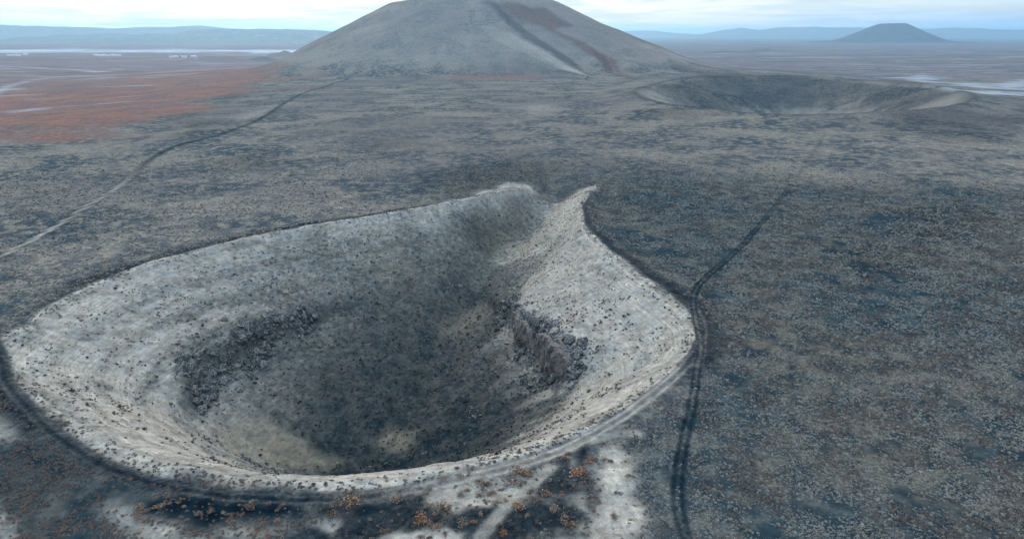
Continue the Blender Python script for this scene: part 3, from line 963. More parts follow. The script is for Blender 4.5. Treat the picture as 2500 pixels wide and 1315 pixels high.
# ------------------------------------------------------------------ rocks
def rock_material(name, c1, c2, c3, streak=False):
    m, n = new_mat(name)
    tcn = n.node('ShaderNodeNewGeometry').outputs['Position']
    oi = n.node('ShaderNodeObjectInfo').outputs['Random']
    v = n.vmul(tcn, (1, 1, .22)) if streak else tcn
    a = n.noise(v, 1.1, 6, .65, .4); b = n.noise(tcn, 3.2, 4, .65); c_ = n.noise(v, .45, 4, .6)
    c = n.mix(n.ss(a, .38, .62), c1, c2)
    c = n.mix(n.ss(b, .50, .66), c, c3)
    c = n.mix(n.math('MULTIPLY', n.ss(c_, .52, .62), .7), c, (.035, .036, .040))
    c = n.mix(.5, c, n.mix(oi, (.38, .37, .36), (1.35, 1.30, 1.24)), 'MULTIPLY')
    finish(n, c, .9, n.math('ADD', a, b), .9, .35)
    return m


MAT_ROCK = rock_material('lichen_rock', (.034, .034, .035), (.145, .14, .132), (.42, .41, .385))
MAT_CLIFF = rock_material('cliff_rock', (.13, .105, .092), (.24, .20, .175), (.36, .33, .30), True)


def hull_mesh(name, seed, npts=16, sx=1, sy=1, sz=.8):
    import bmesh
    rg = np.random.default_rng(seed)
    p = rg.normal(size=(npts, 3)); p /= np.linalg.norm(p, axis=1)[:, None]
    p *= rg.uniform(.72, 1.12, (npts, 1)) * np.array([sx, sy, sz])
    bm = bmesh.new()
    for q in p: bm.verts.new(q)
    r = bmesh.ops.convex_hull(bm, input=bm.verts)
    bmesh.ops.delete(bm, geom=[v for v in bm.verts if not v.link_faces], context='VERTS')
    bmesh.ops.triangulate(bm, faces=bm.faces)
    me = bpy.data.meshes.new(name); bm.to_mesh(me); bm.free()
    return me


BOULDERS = []
for k in range(10):
    me = hull_mesh('boulder', 500 + k, 17, 1, random.uniform(.7, 1), random.uniform(.6, .95))
    me.materials.append(MAT_ROCK)
    BOULDERS.append(me)


def hz(x, y):
    """height of the built sheet near the crater"""
    x = np.asarray(x, float); y = np.asarray(y, float)
    fx = np.clip((x - NX0) / NS, 0, len(xs_n) - 1.001); fy = np.clip((y - NY0) / NS, 0, len(ys_n) - 1.001)
    i, j = fx.astype(int), fy.astype(int); u, v = fx - i, fy - j
    Z = ZN.reshape(len(ys_n), len(xs_n))
    z = (Z[j, i] * (1 - u) + Z[j, i + 1] * u) * (1 - v) + (Z[j + 1, i] * (1 - u) + Z[j + 1, i + 1] * u) * v
    offg = (x < NX0) | (x > NX1) | (y < NY0) | (y > NY1)
    if offg.any():
        z = np.where(offg, h_full(x, y), z)
    return z


def outcrop(label, spine, spread, count, size, rubble=0, group=None, name='rock_outcrop', seed=0):
    """a group of boulders strewn along a line of photo points on the crater wall"""
    rg = np.random.default_rng(900 + seed)
    line = np.array(smooth_line(picks(spine), 5)) if len(spine) > 1 else np.array(picks(spine))
    ctr = line.mean(0)
    root = bpy.data.objects.new(name, None)
    col.objects.link(root)
    cz_ = float(hz(ctr[:1], ctr[1:])[0])
    root.location = (ctr[0], ctr[1], cz_)
    tag(root, label, 'rocks', group)
    pos = line[rg.integers(0, len(line), count)] + rg.normal(0, spread, (count, 2)) * np.array([1, 1])
    z = hz(pos[:, 0], pos[:, 1])
    s = size[0] + (size[1] - size[0]) * rg.random(count) ** 2.0
    for q, zq, sq in zip(pos, z, s):
        o = bpy.data.objects.new('boulder', BOULDERS[rg.integers(0, len(BOULDERS))])
        col.objects.link(o)
        o.parent = root
        o.location = (q[0] - ctr[0], q[1] - ctr[1], zq - cz_ + sq * .22)
        o.rotation_euler = tuple(rg.uniform(-.5, .5, 2)) + (rg.uniform(0, 6.28),)
        o.scale = (sq, sq * rg.uniform(.7, 1.1), sq * rg.uniform(.7, 1.15))
    if rubble:
        pos = line[rg.integers(0, len(line), rubble)] + rg.normal(0, spread * 1.45, (rubble, 2))
        z = hz(pos[:, 0], pos[:, 1])
        Vs, Fs, k = [], [], 0
        for q, zq in zip(pos, z):
            me = BOULDERS[rg.integers(0, len(BOULDERS))]
            v = np.array([vv.co[:] for vv in me.vertices]) * rg.uniform(.12, .34)
            a = rg.uniform(0, 6.28)
            v = v @ np.array([[math.cos(a), math.sin(a), 0], [-math.sin(a), math.cos(a), 0], [0, 0, 1]])
            Vs.append(v + (q[0] - ctr[0], q[1] - ctr[1], zq - cz_ + .05))
            Fs.append(np.array([list(p_.vertices) for p_ in me.polygons]) + k); k += len(v)
        ru = mesh_obj('rubble', np.concatenate(Vs), np.concatenate(Fs), MAT_ROCK, root, smooth=False)
        ru['kind'] = 'stuff'
    return root


outcrop('dark rock ledge at the lower end of the left crater wall', [(482, 985), (490, 950), (478, 920), (510, 900)], 2.0, 115, (.55, 2.5), 240, seed=1)
outcrop('band of lichen-grey boulders across the middle of the left crater wall', [(510, 895), (560, 870), (600, 845), (635, 835), (625, 870)], 2.1, 150, (.55, 2.7), 320, seed=2)
outcrop('upper end of the left rock band, running towards the crater floor', [(640, 815), (680, 800), (720, 795), (755, 785)], 1.9, 110, (.55, 2.3), 240, seed=3)
outcrop('small rock knot just below the left rock band', [(612, 915), (618, 925)], .8, 14, (.4, 1.0), 20, seed=4)
outcrop('small isolated rocks at the tip of the left rock band', [(765, 768), (790, 772)], .9, 9, (.3, .7), 14, seed=5)
outcrop('compact rock cluster on the dark back slope, left of centre', [(815, 748), (835, 755), (850, 762)], 1.2, 22, (.4, 1.0), 40, seed=6)
outcrop('low round rock cluster below the gully on the back slope', [(1095, 698), (1125, 700)], 1.3, 24, (.4, 1.0), 44, seed=7)
outcrop('rock cluster at the foot of the gully, right of the round cluster', [(1165, 712), (1180, 718), (1198, 722)], 1.2, 24, (.4, 1.0), 44, seed=8)
outcrop('jumble of boulders above the cave at the head of the right cliff', [(1220, 740), (1235, 760), (1225, 775), (1260, 780), (1290, 805)], 2.0, 130, (.5, 2.2), 280, seed=9)
outcrop('rough dark boulders crowning the right cliff', [(1290, 798), (1320, 820), (1350, 845), (1390, 860), (1405, 890)], 2.2, 190, (.5, 2.4), 420, seed=10)
outcrop('boulder buttress at the near end of the right cliff', [(1395, 895), (1400, 915), (1395, 930)], 1.4, 46, (.5, 2.0), 60, seed=11)
outcrop('pile of fallen blocks on the slope under the right cliff', [(1270, 930), (1300, 930), (1325, 938), (1290, 950)], 1.7, 46, (.4, 1.7), 80, seed=12)
outcrop('scatter of pale stones low on the right crater slope', [(1140, 1005), (1160, 1010), (1150, 995)], 1.3, 24, (.25, .7), 40, seed=13)
outcrop('stones trailing down the near right crater slope', [(1350, 965), (1290, 1000), (1210, 1045), (1120, 1085)], 1.6, 26, (.2, .6), 60, seed=14)
outcrop('dark rocks on the near left slope above the smooth sand', [(505, 1070), (520, 1075)], .8, 8, (.3, .8), 14, seed=15)
outcrop('row of dark rocks beneath the near rim on the left', [(575, 1105), (605, 1125), (640, 1140), (690, 1150)], .9, 22, (.3, .9), 40, seed=16)
outcrop('few rocks high on the left back wall of the crater', [(652, 685), (678, 682), (645, 700)], 1.4, 9, (.3, .8), 14, seed=17)
outcrop('rocks along the near rim edge at the middle', [(900, 1138), (980, 1122), (1040, 1105)], .7, 16, (.2, .6), 30, seed=18)

# the cliff: two fractured faces standing against the step in the right wall
def cliff_face(root, px_line, seed, origin, lift=.6):
    rg = np.random.default_rng(seed)
    ln = np.array(smooth_line(picks(px_line), 8))
    sl = np.r_[0, np.cumsum(np.hypot(*np.diff(ln, axis=0).T))]
    nu = max(int(sl[-1] / .22), 8); nv = 34
    uu = np.linspace(0, sl[-1], nu)
    lx, ly = np.interp(uu, sl, ln[:, 0]), np.interp(uu, sl, ln[:, 1])
    th_ = np.arctan2(ly - B[1], lx - B[0]) % (2 * math.pi)
    ro = np.interp(th_, TH, OUT_R) + .4
    ux, uy = np.cos(th_), np.sin(th_)
    fx, fy = B[0] + ux * ro, B[1] + uy * ro
    top = hz(fx + ux * 3.0, fy + uy * 3.0) + lift; bot = hz(fx - ux * 3.0, fy - uy * 3.0) - 1.0
    ker = np.hanning(15); ker /= ker.sum()
    top = np.convolve(np.pad(top, 7, 'edge'), ker, 'valid') + .9 * fbm(uu, uu * 0, 2.6, 3, seed + 1)
    en = np.sin(np.clip(uu / sl[-1], 0, 1) * math.pi) ** .6
    gm = hz(fx, fy) - .6
    top = gm + (top - gm) * en
    cracks = np.sort(rg.uniform(0, sl[-1], max(int(sl[-1] / 2.4), 2)))
    U, Vv = np.meshgrid(uu, np.linspace(0, 1, nv))
    Z = bot + (top - bot) * Vv
    q = fbm(U * 1.0 + 3 * seed, Z * .55, 2.6, 3, seed + 2)
    blocks = np.round(q * 4.0) / 4.0 * 1.3 + .35 * q                       # broken into steps
    ribs = .45 * np.abs(fbm(U + .25 * Z, Z * .2, .9, 3, seed + 3)) + .16 * fbm(U, Z, .6, 3, seed + 4)
    ck = np.zeros_like(U)
    for c_ in cracks:
        ck += np.exp(-((U - c_ - .35 * np.sin(Z * .9 + c_)) / .22) ** 2)
    ends = np.sin(np.clip(U / sl[-1], 0, 1) * math.pi) ** .5
    prot = (.5 + 1.5 * np.sin(np.clip(Vv, 0, 1) * math.pi * .85) + 1.1 * blocks + ribs - .8 * np.minimum(ck, 1)) * ends
    X = fx - ux * prot; Y = fy - uy * prot
    # a capping shelf that runs back into the slope
    Xc = np.vstack([X, fx + ux * 2.2 + 0 * X[:1], fx + ux * 4.5 + 0 * X[:1]]); Yc = np.vstack([Y, fy + uy * 2.2 + 0 * X[:1], fy + uy * 4.5 + 0 * X[:1]])
    Zc = np.vstack([Z, (np.minimum(top - .2, hz(fx + ux * 2.2, fy + uy * 2.2) + .25) + .35 * fbm(uu, uu * 0 + 4, 1.3, 3, seed + 6))[None], (hz(fx + ux * 4.5, fy + uy * 4.5) - .7)[None]])
    V_ = np.stack([Xc.ravel() - origin[0], Yc.ravel() - origin[1], Zc.ravel() - origin[2]], 1)
    return mesh_obj('rock_face', V_, grid_faces(nu, nv + 2), MAT_CLIFF, root, smooth=False)


root = bpy.data.objects.new('cliff', None)
col.objects.link(root)
oc = picks([(1320, 860)])[0]
oc = (oc[0], oc[1], float(hz(np.array([oc[0]]), np.array([oc[1]]))[0]))
root.location = oc
tag(root, 'brown broken cliff of two faces in the right wall of the crater', 'cliff')
cliff_face(root, [(1240, 800), (1262, 822), (1285, 840), (1305, 850)], 61, oc)
cliff_face(root, [(1308, 852), (1325, 870), (1345, 892), (1365, 908), (1388, 922)], 67, oc, 1.0)

# ------------------------------------------------------------------ shrubs
def shrub_material(name, cols, tip):
    m, n = new_mat(name)
    oi = n.node('ShaderNodeObjectInfo').outputs['Random']
    ramp = n.node('ShaderNodeValToRGB')
    n.put(ramp.inputs[0], oi)
    e = ramp.color_ramp.elements
    while len(e) < len(cols): e.new(.5)
    for k, c_ in enumerate(cols):
        e[k].position = k / (len(cols) - 1); e[k].color = c_ + (1,)
    tcn = n.node('ShaderNodeTexCoord').outputs['Object']
    a = n.noise(tcn, 4.5, 3, .7)
    c_ = n.mix(n.ss(a, .50, .64), ramp.outputs[0], tip)
    finish(n, c_, .9)
    return m


MAT_RUST = shrub_material('dry_rust_twigs', [(.10, .065, .048), (.20, .110, .068), (.15, .115, .095), (.23, .145, .09), (.27, .115, .05)], (.38, .29, .215))
MAT_BROWN = shrub_material('brown_scrub', [(.075, .062, .055), (.14, .108, .088), (.11, .090, .078), (.165, .12, .092)], (.29, .24, .205))
MAT_TUFT = shrub_material('dry_tufts', [(.17, .165, .152), (.31, .275, .212), (.22, .18, .15), (.34, .305, .24), (.27, .26, .24)], (.52, .50, .455))
MAT_DARK = shrub_material('dark_scrub', [(.012, .014, .016), (.030, .020, .018), (.018, .020, .022), (.045, .026, .020)], (.050, .044, .040))


def shrub_mesh(name, seed, nq, lobes, mat, flat_=.55, q=(.10, .22)):
    rg = np.random.default_rng(seed)
    L = [np.array([0, 0, 0])] + [np.r_[rg.uniform(-.75, .75, 2), 0] for _ in range(lobes - 1)]
    big_ = nq > 100
    Ls = [(rg.uniform(.34, .74) if big_ else rg.uniform(.55, .8)) if lobes > 1 else .95 for _ in L]
    V_, F_ = [], []
    for k in range(nq):
        i = rg.integers(0, len(L))
        d = rg.normal(size=3); d[2] = abs(d[2]) + .05; d /= np.linalg.norm(d)
        rad = Ls[i] * (rg.uniform(.25, 1.2) if big_ else rg.uniform(.45, 1.08))
        p = L[i] + d * rad * np.array([1, 1, flat_ * 1.5])
        ax = d + rg.normal(0, .55, 3); ax /= np.linalg.norm(ax)
        bx = np.cross(ax, rg.normal(size=3)); bx /= np.linalg.norm(bx) + 1e-6
        a, b = rg.uniform(*q), rg.uniform(*q) * .75
        n0 = len(V_)
        V_ += [p - ax * a, p + bx * b, p + ax * a * 1.2, p - bx * b]
        F_.append((n0, n0 + 1, n0 + 2, n0 + 3))
    V_ = np.array(V_); V_[:, 2] = np.maximum(V_[:, 2], -.05)
    me = bpy.data.meshes.new(name)
    me.from_pydata([tuple(v) for v in V_], [], F_)
    me.materials.append(mat)
    return me


HERO = [shrub_mesh('shrub', 700 + k, 240, [1, 3, 5, 2, 6, 4, 3, 7, 5, 2][k], MAT_RUST, [.5, .4, .55, .45][k % 4], (.06, .15)) for k in range(10)]
HERO_T = [shrub_mesh('shrub', 720 + k, 130, 1 + k % 2, MAT_TUFT, .5, (.09, .2)) for k in range(4)]
HERO_D = [shrub_mesh('shrub', 740 + k, 140, 1 + k % 2, MAT_DARK, .6, (.09, .2)) for k in range(3)]


def proto_collection(name, mat, n_, nq, flat_):
    c_ = bpy.data.collections.new(name)
    for k in range(n_):
        o = bpy.data.objects.new(name, shrub_mesh(name, hash_seed(name) + k, nq, 1 + k % 2, mat, flat_, (.16, .34)))
        c_.objects.link(o)
    return c_


def hash_seed(s):
    return sum(ord(ch) * (i + 1) for i, ch in enumerate(s)) % 5000


PC_RUST = proto_collection('rust_shrub', MAT_RUST, 5, 42, .5)
PC_BROWN = proto_collection('brown_shrub', MAT_BROWN, 5, 36, .5)
PC_TUFT = proto_collection('tuft', MAT_TUFT, 5, 30, .5)
PC_DARK = proto_collection('dark_shrub', MAT_DARK, 5, 30, .6)


def scatter(name, label, pts, size, coll):
    me = bpy.data.meshes.new(name)
    z = hz(pts[:, 0], pts[:, 1])
    v = np.stack([pts[:, 0], pts[:, 1], z - .04], 1).astype(np.float32)
    me.vertices.add(len(v)); me.vertices.foreach_set('co', v.ravel())
    a = me.attributes.new('size', 'FLOAT', 'POINT'); a.data.foreach_set('value', size.astype(np.float32))
    a = me.attributes.new('turn', 'FLOAT_VECTOR', 'POINT')
    t = np.zeros((len(v), 3), np.float32); t[:, 2] = rng.uniform(0, 6.28, len(v)); a.data.foreach_set('vector', t.ravel())
    o = bpy.data.objects.new(name, me); col.objects.link(o)
    g = bpy.data.node_groups.new(name, 'GeometryNodeTree')
    g.interface.new_socket('Geometry', in_out='INPUT', socket_type='NodeSocketGeometry')
    g.interface.new_socket('Geometry', in_out='OUTPUT', socket_type='NodeSocketGeometry')
    N, L = g.nodes, g.links
    gi, go = N.new('NodeGroupInput'), N.new('NodeGroupOutput')
    ip = N.new('GeometryNodeInstanceOnPoints'); ci = N.new('GeometryNodeCollectionInfo')
    ci.inputs['Collection'].default_value = coll
    ci.inputs['Separate Children'].default_value = True; ci.inputs['Reset Children'].default_value = True
    ip.inputs['Pick Instance'].default_value = True
    na = N.new('GeometryNodeInputNamedAttribute'); na.data_type = 'FLOAT'; na.inputs[0].default_value = 'size'
    nb = N.new('GeometryNodeInputNamedAttribute'); nb.data_type = 'FLOAT_VECTOR'; nb.inputs[0].default_value = 'turn'
    er = N.new('FunctionNodeEulerToRotation')
    L.new(gi.outputs[0], ip.inputs['Points']); L.new(ci.outputs[0], ip.inputs['Instance'])
    L.new(na.outputs[0], ip.inputs['Scale']); L.new(nb.outputs[0], er.inputs[0]); L.new(er.outputs[0], ip.inputs['Rotation'])
    L.new(ip.outputs[0], go.inputs[0])
    md = o.modifiers.new('scatter', 'NODES'); md.node_group = g
    tag(o, label, 'scrub', kind='stuff')
    return o


def candidates(n_, x0, x1, y0, y1, seed):
    rg = np.random.default_rng(seed)
    p = np.stack([rg.uniform(x0, x1, n_), rg.uniform(y0, y1, n_)], 1)
    lim = 0.80 * p[:, 1] + 50
    return p[np.abs(p[:, 0]) < lim], rg


def fan(n_, x0, x1, y0, y1, seed):
    # points over a wedge of ground, thinning out with distance
    rg = np.random.default_rng(seed)
    y = y0 * (y1 / y0) ** rg.random(n_)
    lo = np.full(n_, x0) if x0 is not None else -(.8 * y + 22)
    hi = np.full(n_, x1) if x1 is not None else .8 * y + 22
    return np.stack([lo + (hi - lo) * rg.random(n_), y], 1), rg


# shrubs one can pick out on the flats before the crater: (photo x, photo y, width in photo pixels)
z5 = [(35, 490, 60), (120, 400, 60), (445, 495, 70), (535, 510, 50), (660, 520, 80), (820, 525, 50), (870, 570, 60), (345, 560, 40), (485, 700, 80), (705, 710, 80),
      (780, 655, 60), (1025, 650, 90), (1185, 660, 40), (1335, 700, 50), (1490, 700, 70), (1735, 690, 50), (1960, 740, 120), (1910, 840, 130), (1750, 810, 90), (90, 750, 35),
      (245, 830, 120), (380, 895, 100), (540, 860, 190), (905, 830, 110), (955, 900, 60), (1310, 880, 110), (1515, 920, 110), (1640, 945, 80), (1740, 955, 80), (1125, 945, 100),
      (1075, 830, 35), (1190, 830, 35), (825, 870, 30), (870, 985, 85), (1610, 1045, 115), (245, 990, 140), (380, 1050, 110), (545, 1080, 110), (730, 1115, 110), (820, 1145, 70),
      (920, 1155, 90), (600, 1185, 60), (690, 1200, 60), (1090, 1210, 60), (1230, 1290, 60), (1875, 1165, 70), (2020, 1200, 100), (2160, 1180, 60), (2270, 1195, 60), (2400, 1220, 100),
      (1975, 1280, 90), (2170, 1290, 100), (2360, 1300, 110), (2060, 1070, 130), (1960, 1060, 60), (1925, 1010, 40), (2310, 1045, 80), (2180, 780, 80), (2310, 870, 70), (2350, 810, 90),
      (2180, 990, 50), (1390, 950, 40), (1180, 1000, 50), (1820, 1020, 30)]
z8 = [(75, 1060, 80), (190, 1055, 130), (35, 1140, 70), (300, 1175, 34), (400, 1260, 70), (500, 1025, 80), (710, 1085, 40), (775, 1140, 60), (830, 1100, 120), (670, 1180, 100),
      (745, 1225, 80), (965, 1200, 95), (1010, 1080, 34), (1065, 1090, 50), (1150, 1050, 50), (1215, 1060, 55), (1270, 1048, 40), (1095, 1145, 50), (1345, 905, 115), (1385, 845, 120),
      (1110, 945, 90), (1170, 985, 70), (1085, 900, 80), (1250, 955, 60), (985, 970, 60), (950, 998, 50), (1085, 1005, 50), (835, 878, 60), (715, 955, 60), (940, 855, 60),
      (1010, 845, 50), (1375, 1105, 90), (1465, 1055, 60), (1605, 1115, 80), (1495, 1200, 30), (1300, 1190, 35), (1220, 1210, 40), (1255, 1270, 70), (1425, 1150, 40), (1445, 975, 70),
      (1565, 1005, 80), (1670, 980, 30), (1750, 935, 40), (1800, 915, 40), (1870, 935, 40), (1700, 890, 50), (1715, 700, 70), (1680, 750, 70), (1800, 840, 120), (1850, 860, 60),
      (1880, 1030, 40), (1940, 1045, 50), (1895, 1110, 50), (2075, 990, 50), (2140, 870, 40), (2170, 1175, 40), (2040, 1150, 60), (1690, 1145, 50), (1710, 1215, 100), (840, 1280, 50),
      (665, 1300, 50), (730, 1305, 70), (1050, 1195, 60), (1870, 750, 60), (1980, 750, 80)]
heroes = [(300 + a / 6.1175, 1100 + b / 6.1175, s / 6.1175) for a, b, s in z5] + [(800 + a / 2.9224, 865 + b / 2.9224, s / 2.9224) for a, b, s in z8]


def shrub_object(x, y, rad, meshes, label, group, hgt=1.0):
    o = bpy.data.objects.new('shrub', meshes[rng.integers(0, len(meshes))])
    col.objects.link(o)
    z = float(hz(np.array([x]), np.array([y]))[0])
    o.location = (x, y, z - .04)
    o.rotation_euler = (0, 0, rng.uniform(0, 6.28))
    o.scale = (rad, rad * rng.uniform(.62, 1.1), rad * rng.uniform(.6, 1.1) * hgt)
    tag(o, label, 'shrub', group)
    return o


ORD = ['first', 'second', 'third', 'fourth', 'fifth', 'sixth', 'seventh', 'eighth', 'ninth', 'tenth', 'eleventh', 'twelfth', 'thirteenth', 'fourteenth', 'fifteenth', 'sixteenth']
hp = np.array(heroes)
hw = pick(hp[:, 0], hp[:, 1])
bins = {}
for i, (px, py, wpx) in enumerate(hp):
    sz_ = 'large' if wpx > 22 else ('medium' if wpx > 14 else 'small')
    if px > 1430:
        key = (sz_, 'beside the pale sandy spur', '')
    else:
        field = 'black flat' if px < 930 else 'mottled flat'
        edge = 930 if px < 930 else 1430
        lo = 300 if px < 930 else 930
        part = ['left', 'middle', 'right'][min(int((px - lo) / (edge - lo) * 3), 2)]
        row = 'near the rim track' if py < 1215 + (0 if px < 930 else -60) else ('at the bottom edge' if py > 1278 else 'halfway down')
        key = (sz_, 'on the %s %s' % (part, field), row)
    bins.setdefault(key, []).append(i)
hero_label = {}
for (sz_, where, row), idx in bins.items():
    idx = sorted(idx, key=lambda i: hp[i, 0])
    for k, i in enumerate(idx):
        o_ = '' if len(idx) == 1 else ', %s from left' % ORD[min(k, 15)]
        hero_label[i] = ' '.join(('%s rust-brown shrub %s %s' % (sz_, row, where)).split()) + o_
for i, ((px, py, wpx), (x, y)) in enumerate(zip(hp, hw)):
    depth = y * CP + (CAM_Z + 1) * SP
    shrub_object(x, y, wpx * depth / FPX * .64, HERO, hero_label[i], 'shrubs on the flats before the crater')

# dark bushes that stand out on the crater slopes
lone = [(213, 872, 12), (285, 890, 10), (292, 995, 12), (352, 1048, 14), (407, 1070, 11), (395, 1080, 9), (480, 1110, 14), (520, 1115, 10), (525, 1127, 12), (635, 1110, 13), (382, 918, 10),
        (354, 890, 10), (494, 1028, 10), (598, 888, 22), (1523, 772, 13), (1545, 790, 9), (1466, 788, 14), (1452, 795, 10), (1438, 955, 14), (1397, 985, 13), (1488, 913, 12), (1495, 912, 9), (1524, 865, 10),
        (1280, 1040, 13), (1118, 1106, 14), (1190, 1083, 16), (1498, 875, 9), (1385, 782, 9), (1478, 775, 9), (494, 795, 12), (475, 780, 9), (430, 840, 10), (613, 685, 9), (1550, 905, 9)]
lp = np.array(lone, float); lw = pick(lp[:, 0], lp[:, 1])
lbins = {}
for i, (px, py, wpx) in enumerate(lp):
    side = 'left' if px < 850 else 'right'
    hgt_ = 'upper' if py < 850 else ('middle' if py < 960 else 'lower')
    lbins.setdefault((side, hgt_), []).append(i)
for (side, hgt_), idx in lbins.items():
    for k, i in enumerate(sorted(idx, key=lambda i: lp[i, 0])):
        px, py, wpx = lp[i]; x, y = lw[i]
        depth = y * CP + (CAM_Z + 8) * SP
        shrub_object(x, y, wpx * depth / FPX * .5, HERO_D, 'dark bush on the %s %s crater slope, %s from left' % (hgt_, side, ORD[min(k, 15)]), 'dark bushes on the crater slopes', 1.2)

# everything else that grows: too many to count
p, rg = fan(300000, -40, None, 74, 480, 31)
M_ = masks(p[:, 0], p[:, 1])
d = np.hypot(p[:, 0], p[:, 1])
patch = fbm(p[:, 0], p[:, 1], 9, 3, 801) + .6 * fbm(p[:, 0], p[:, 1], 34, 3, 802)
dens = sstep(4, 9, M_['out']) * (1 - sstep(330, 480, d)) * sstep(-.66, .02, patch) * sstep(-40, 60, p[:, 0] + .25 * (p[:, 1] - 100) - 10)
dens *= np.maximum(sstep(1.2, 1.5, M_['d2']), .45 * (M_['d2'] < .32)) * sstep(1.5, 2.1, M_['d1']) * (1 - .8 * M_['flat']) * (1 - .9 * sstep(.3, .7, M_['ash'])) * (1 - .9 * sstep(.6, .9, M_['cinder']))
k = rg.random(len(p)) < dens
tp, ts = p[k], (.09 + .20 * rg.random(k.sum()) ** 1.6) * np.clip(.7 + d[k] / 330, 1, 1.8) * (1 + .35 * (rg.random(k.sum()) < .1))
near_i = np.argsort(-(ts + .05) / (tp[:, 1] * CP + CAM_Z * SP) * ((tp[:, 0] > 30) & (tp[:, 1] > 88) & (np.abs(tp[:, 0]) < .70 * tp[:, 1] + 15)))[:80]
for i in near_i:
    shrub_object(tp[i, 0], tp[i, 1], ts[i] * 1.15, HERO_T, 'dry grey-tan tuft in the dense scrub at the lower right', 'larger tufts in the right scrub')
rest = np.ones(len(tp), bool); rest[near_i] = False
tp, ts = tp[rest], ts[rest]
brown = rg.random(len(tp)) < np.clip(.20 + .8 * fbm(tp[:, 0], tp[:, 1], 12, 3, 803), .03, .6)
scatter('scrub', 'mat of grey-tan dry tufts covering the plain right of the crater', tp[~brown], ts[~brown], PC_TUFT)
scatter('scrub', 'brown bushes mixed into the scrub right of the crater', tp[brown], ts[brown] * 1.35, PC_BROWN)

p, rg = candidates(170000, -150, 150, 85, 360, 32)
M_ = masks(p[:, 0], p[:, 1])
ins = M_['out'] < 4
cl_ = fbm(p[:, 0], p[:, 1], 11, 3, 811) + .7 * fbm(p[:, 0], p[:, 1], 30, 2, 812)
dark_d = M_['inside'] * (.62 * M_['floor'] + (1 - M_['floor']) * (.045 + .72 * sstep(.02, .42, cl_) + .18 * M_['fw'])) * (1 - .95 * M_['apron'])
dark_d *= np.where(M_['t'] > .93, .5, 1)
k = rg.random(len(p)) < dark_d * .62
q = p[k]
redd = rg.random(len(q)) < np.where((q[:, 0] < -55) | (q[:, 1] > 240), .45, .2)
sz = (.13 + .34 * rg.random(len(q)) ** 2) * (1 + .8 * (rg.random(len(q)) < .05))
scatter('scrub', 'small dark bushes dotted over the crater floor and walls', q[~redd], sz[~redd], PC_DARK)
scatter('scrub', 'small brown bushes dotted over the crater walls', q[redd], sz[redd], PC_BROWN)
# rim and the fields before and left of it
rimd = np.exp(-((M_['out'] - np.interp(crater_polar(p[:, 0], p[:, 1])[1], TH, ASH_LIM) + 1.2) / 2.4) ** 2) * (.35 + .65 * sstep(-.3, .3, cl_)) * sstep(1.5, 1.9, M_['d1'])
k = rg.random(len(p)) < rimd * (.40 + .55 * M_['south'])
q = p[k]
scatter('scrub', 'rust-brown bushes fringing the rim of the crater', q, rg.uniform(.18, .46, len(q)), PC_BROWN)

p, rg = candidates(26000, -110, 40, 80, 130, 35)
M_ = masks(p[:, 0], p[:, 1])
k = rg.random(len(p)) < .16 * M_['flat'] * sstep(-.25, .35, fbm(p[:, 0], p[:, 1], 5, 3, 831)) * sstep(1.5, 1.9, M_['d1'])
q = p[k]
scatter('scrub', 'small rust-orange shrubs strewn over the flats before the crater', q, .14 + .30 * rg.random(len(q)) ** 2, PC_RUST)

p, rg = fan(250000, None, 60, 74, 560, 33)
M_ = masks(p[:, 0], p[:, 1])
d = np.hypot(p[:, 0], p[:, 1])
cl_ = fbm(p[:, 0], p[:, 1], 10, 3, 821) + .8 * fbm(p[:, 0], p[:, 1], 40, 3, 822)
near_l = (p[:, 1] < 165)
dens = sstep(1, 3, M_['out']) * sstep(1.5, 1.9, M_['d1']) * (1 - M_['inside']) * sstep(1.6, 2.6, M_['d3']) * sstep(-.50, .15, cl_ + .25 * (p[:, 1] < 165)) * (1 - .9 * sstep(.3, .7, M_['ash']))
dens *= 1 - .93 * M_['flat']
dens *= np.where(near_l, .62 * (1 - .85 * sstep(.955, .985, M_['cinder'])), .30) * (1 - sstep(380, 560, d))
dens *= 1 - sstep(-30, 20, p[:, 0] + .25 * (p[:, 1] - 100) - 10)
dens *= sstep(1.2, 1.6, M_['d2'])
k = rg.random(len(p)) < dens
q = p[k]; dq = d[k]
nl_ = q[:, 1] < 165
sz = rg.uniform(.16, .42, len(q)) * np.clip(.6 + dq / 330, 1, 1.8)
cand = np.where(nl_ & (q[:, 0] < -45) & (np.abs(q[:, 0]) < .73 * q[:, 1] + 18) & (q[:, 1] > 88))[0]
pickd = cand[np.argsort(-(sz[cand]) / q[cand, 1])[:70]]
for i in pickd:
    shrub_object(q[i, 0], q[i, 1], sz[i] * 1.2, HERO, 'brown bush in the scrub field at the lower left corner', 'larger bushes at the lower left')
keep = np.ones(len(q), bool); keep[pickd] = False
q, sz, nl_ = q[keep], sz[keep], nl_[keep]
b_ = nl_ | (rg.random(len(q)) < .35)
scatter('scrub', 'brown bushes over the ground before and left of the crater', q[b_], sz[b_], PC_BROWN)
scatter('scrub', 'grey-tan tufts over the plain behind and left of the crater', q[~b_], sz[~b_], PC_TUFT)

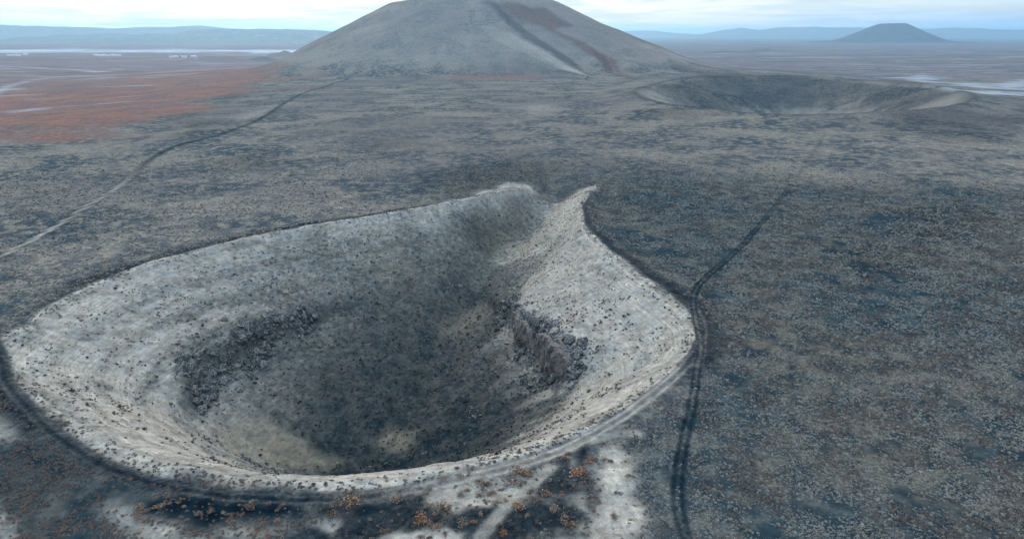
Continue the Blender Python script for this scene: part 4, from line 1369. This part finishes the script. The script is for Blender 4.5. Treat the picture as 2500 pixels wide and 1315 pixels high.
# ------------------------------------------------------------------ the far village on the left plain
MAT_WALL = hill_material('limewash', (.62, .60, .56), (.70, .68, .64), (.55, .52, .48))
MAT_ROOF = hill_material('sheet_roof', (.45, .44, .44), (.32, .22, .18), (.6, .6, .6))
rg = np.random.default_rng(5)
hn_ = {}
for px, py in [(232, 136), (240, 137), (246, 138), (252, 137), (262, 137), (271, 136), (278, 137), (290, 137), (25, 137), (32, 136), (48, 137), (60, 135), (418, 141), (428, 140), (450, 141), (470, 140)]:
    hx, hy = pick(px, py)[0]
    hx += rg.uniform(-8, 8)
    zb = float(h_smooth(np.array([hx]), np.array([hy]))[0]) - .5
    L_, W_, H_ = rg.uniform(14, 30), rg.uniform(8, 12), rg.uniform(5, 8)
    root = bpy.data.objects.new('house', None); col.objects.link(root)
    root.location = (hx, hy, zb); root.rotation_euler = (0, 0, rg.uniform(-.3, .3))
    side = 'far left' if px < 100 else ('middle' if px < 350 else 'right-hand')
    hn_[side] = hn_.get(side, 0) + 1
    tag(root, 'tiny pale house in the %s far village cluster, %s from left' % (side, ORD[hn_[side] - 1]), 'house', 'houses of the far village')
    a, b = L_ / 2, W_ / 2
    v = [(-a, -b, 0), (a, -b, 0), (a, b, 0), (-a, b, 0), (-a, -b, H_), (a, -b, H_), (a, b, H_), (-a, b, H_)]
    mesh_obj('wall', v, [(0, 1, 5, 4), (1, 2, 6, 5), (2, 3, 7, 6), (3, 0, 4, 7)], MAT_WALL, root, smooth=False)
    a += .5; b += .5
    v = [(-a, -b, H_), (a, -b, H_), (a, b, H_), (-a, b, H_), (-a, 0, H_ + 2.6), (a, 0, H_ + 2.6)]
    mesh_obj('roof', v, [(0, 1, 5, 4), (2, 3, 4, 5), (0, 4, 3, 3), (1, 2, 5, 5)][:2], MAT_ROOF, root, smooth=False)
    mesh_obj('gable', v, [(0, 4, 3), (1, 2, 5)], MAT_WALL, root, smooth=False)

HAZE = 0.62e-4

# ------------------------------------------------------------------ haze in the air
hv = [(x, y, z) for z in (-75.0, 270.0) for y in (-3000.0, 60000.0) for x in (-60000.0, 60000.0)]
hf = [(0, 2, 3, 1), (4, 5, 7, 6), (0, 1, 5, 4), (2, 6, 7, 3), (0, 4, 6, 2), (1, 3, 7, 5)]
hm = bpy.data.materials.new('haze_air'); hm.use_nodes = True
hm.node_tree.nodes.clear()
hn = NT(hm.node_tree)
pv = hn.node('ShaderNodeVolumePrincipled')
pv.inputs['Color'].default_value = (.44, .74, 1.0, 1)
pv.inputs['Density'].default_value = HAZE
pv.inputs['Anisotropy'].default_value = .6
ho = hn.node('ShaderNodeOutputMaterial')
hm.node_tree.links.new(pv.outputs[0], ho.inputs['Volume'])
haze = mesh_obj('haze', hv, hf, hm, smooth=False)
tag(haze, 'pale blue haze in the air over the whole plain', 'haze', kind='stuff')
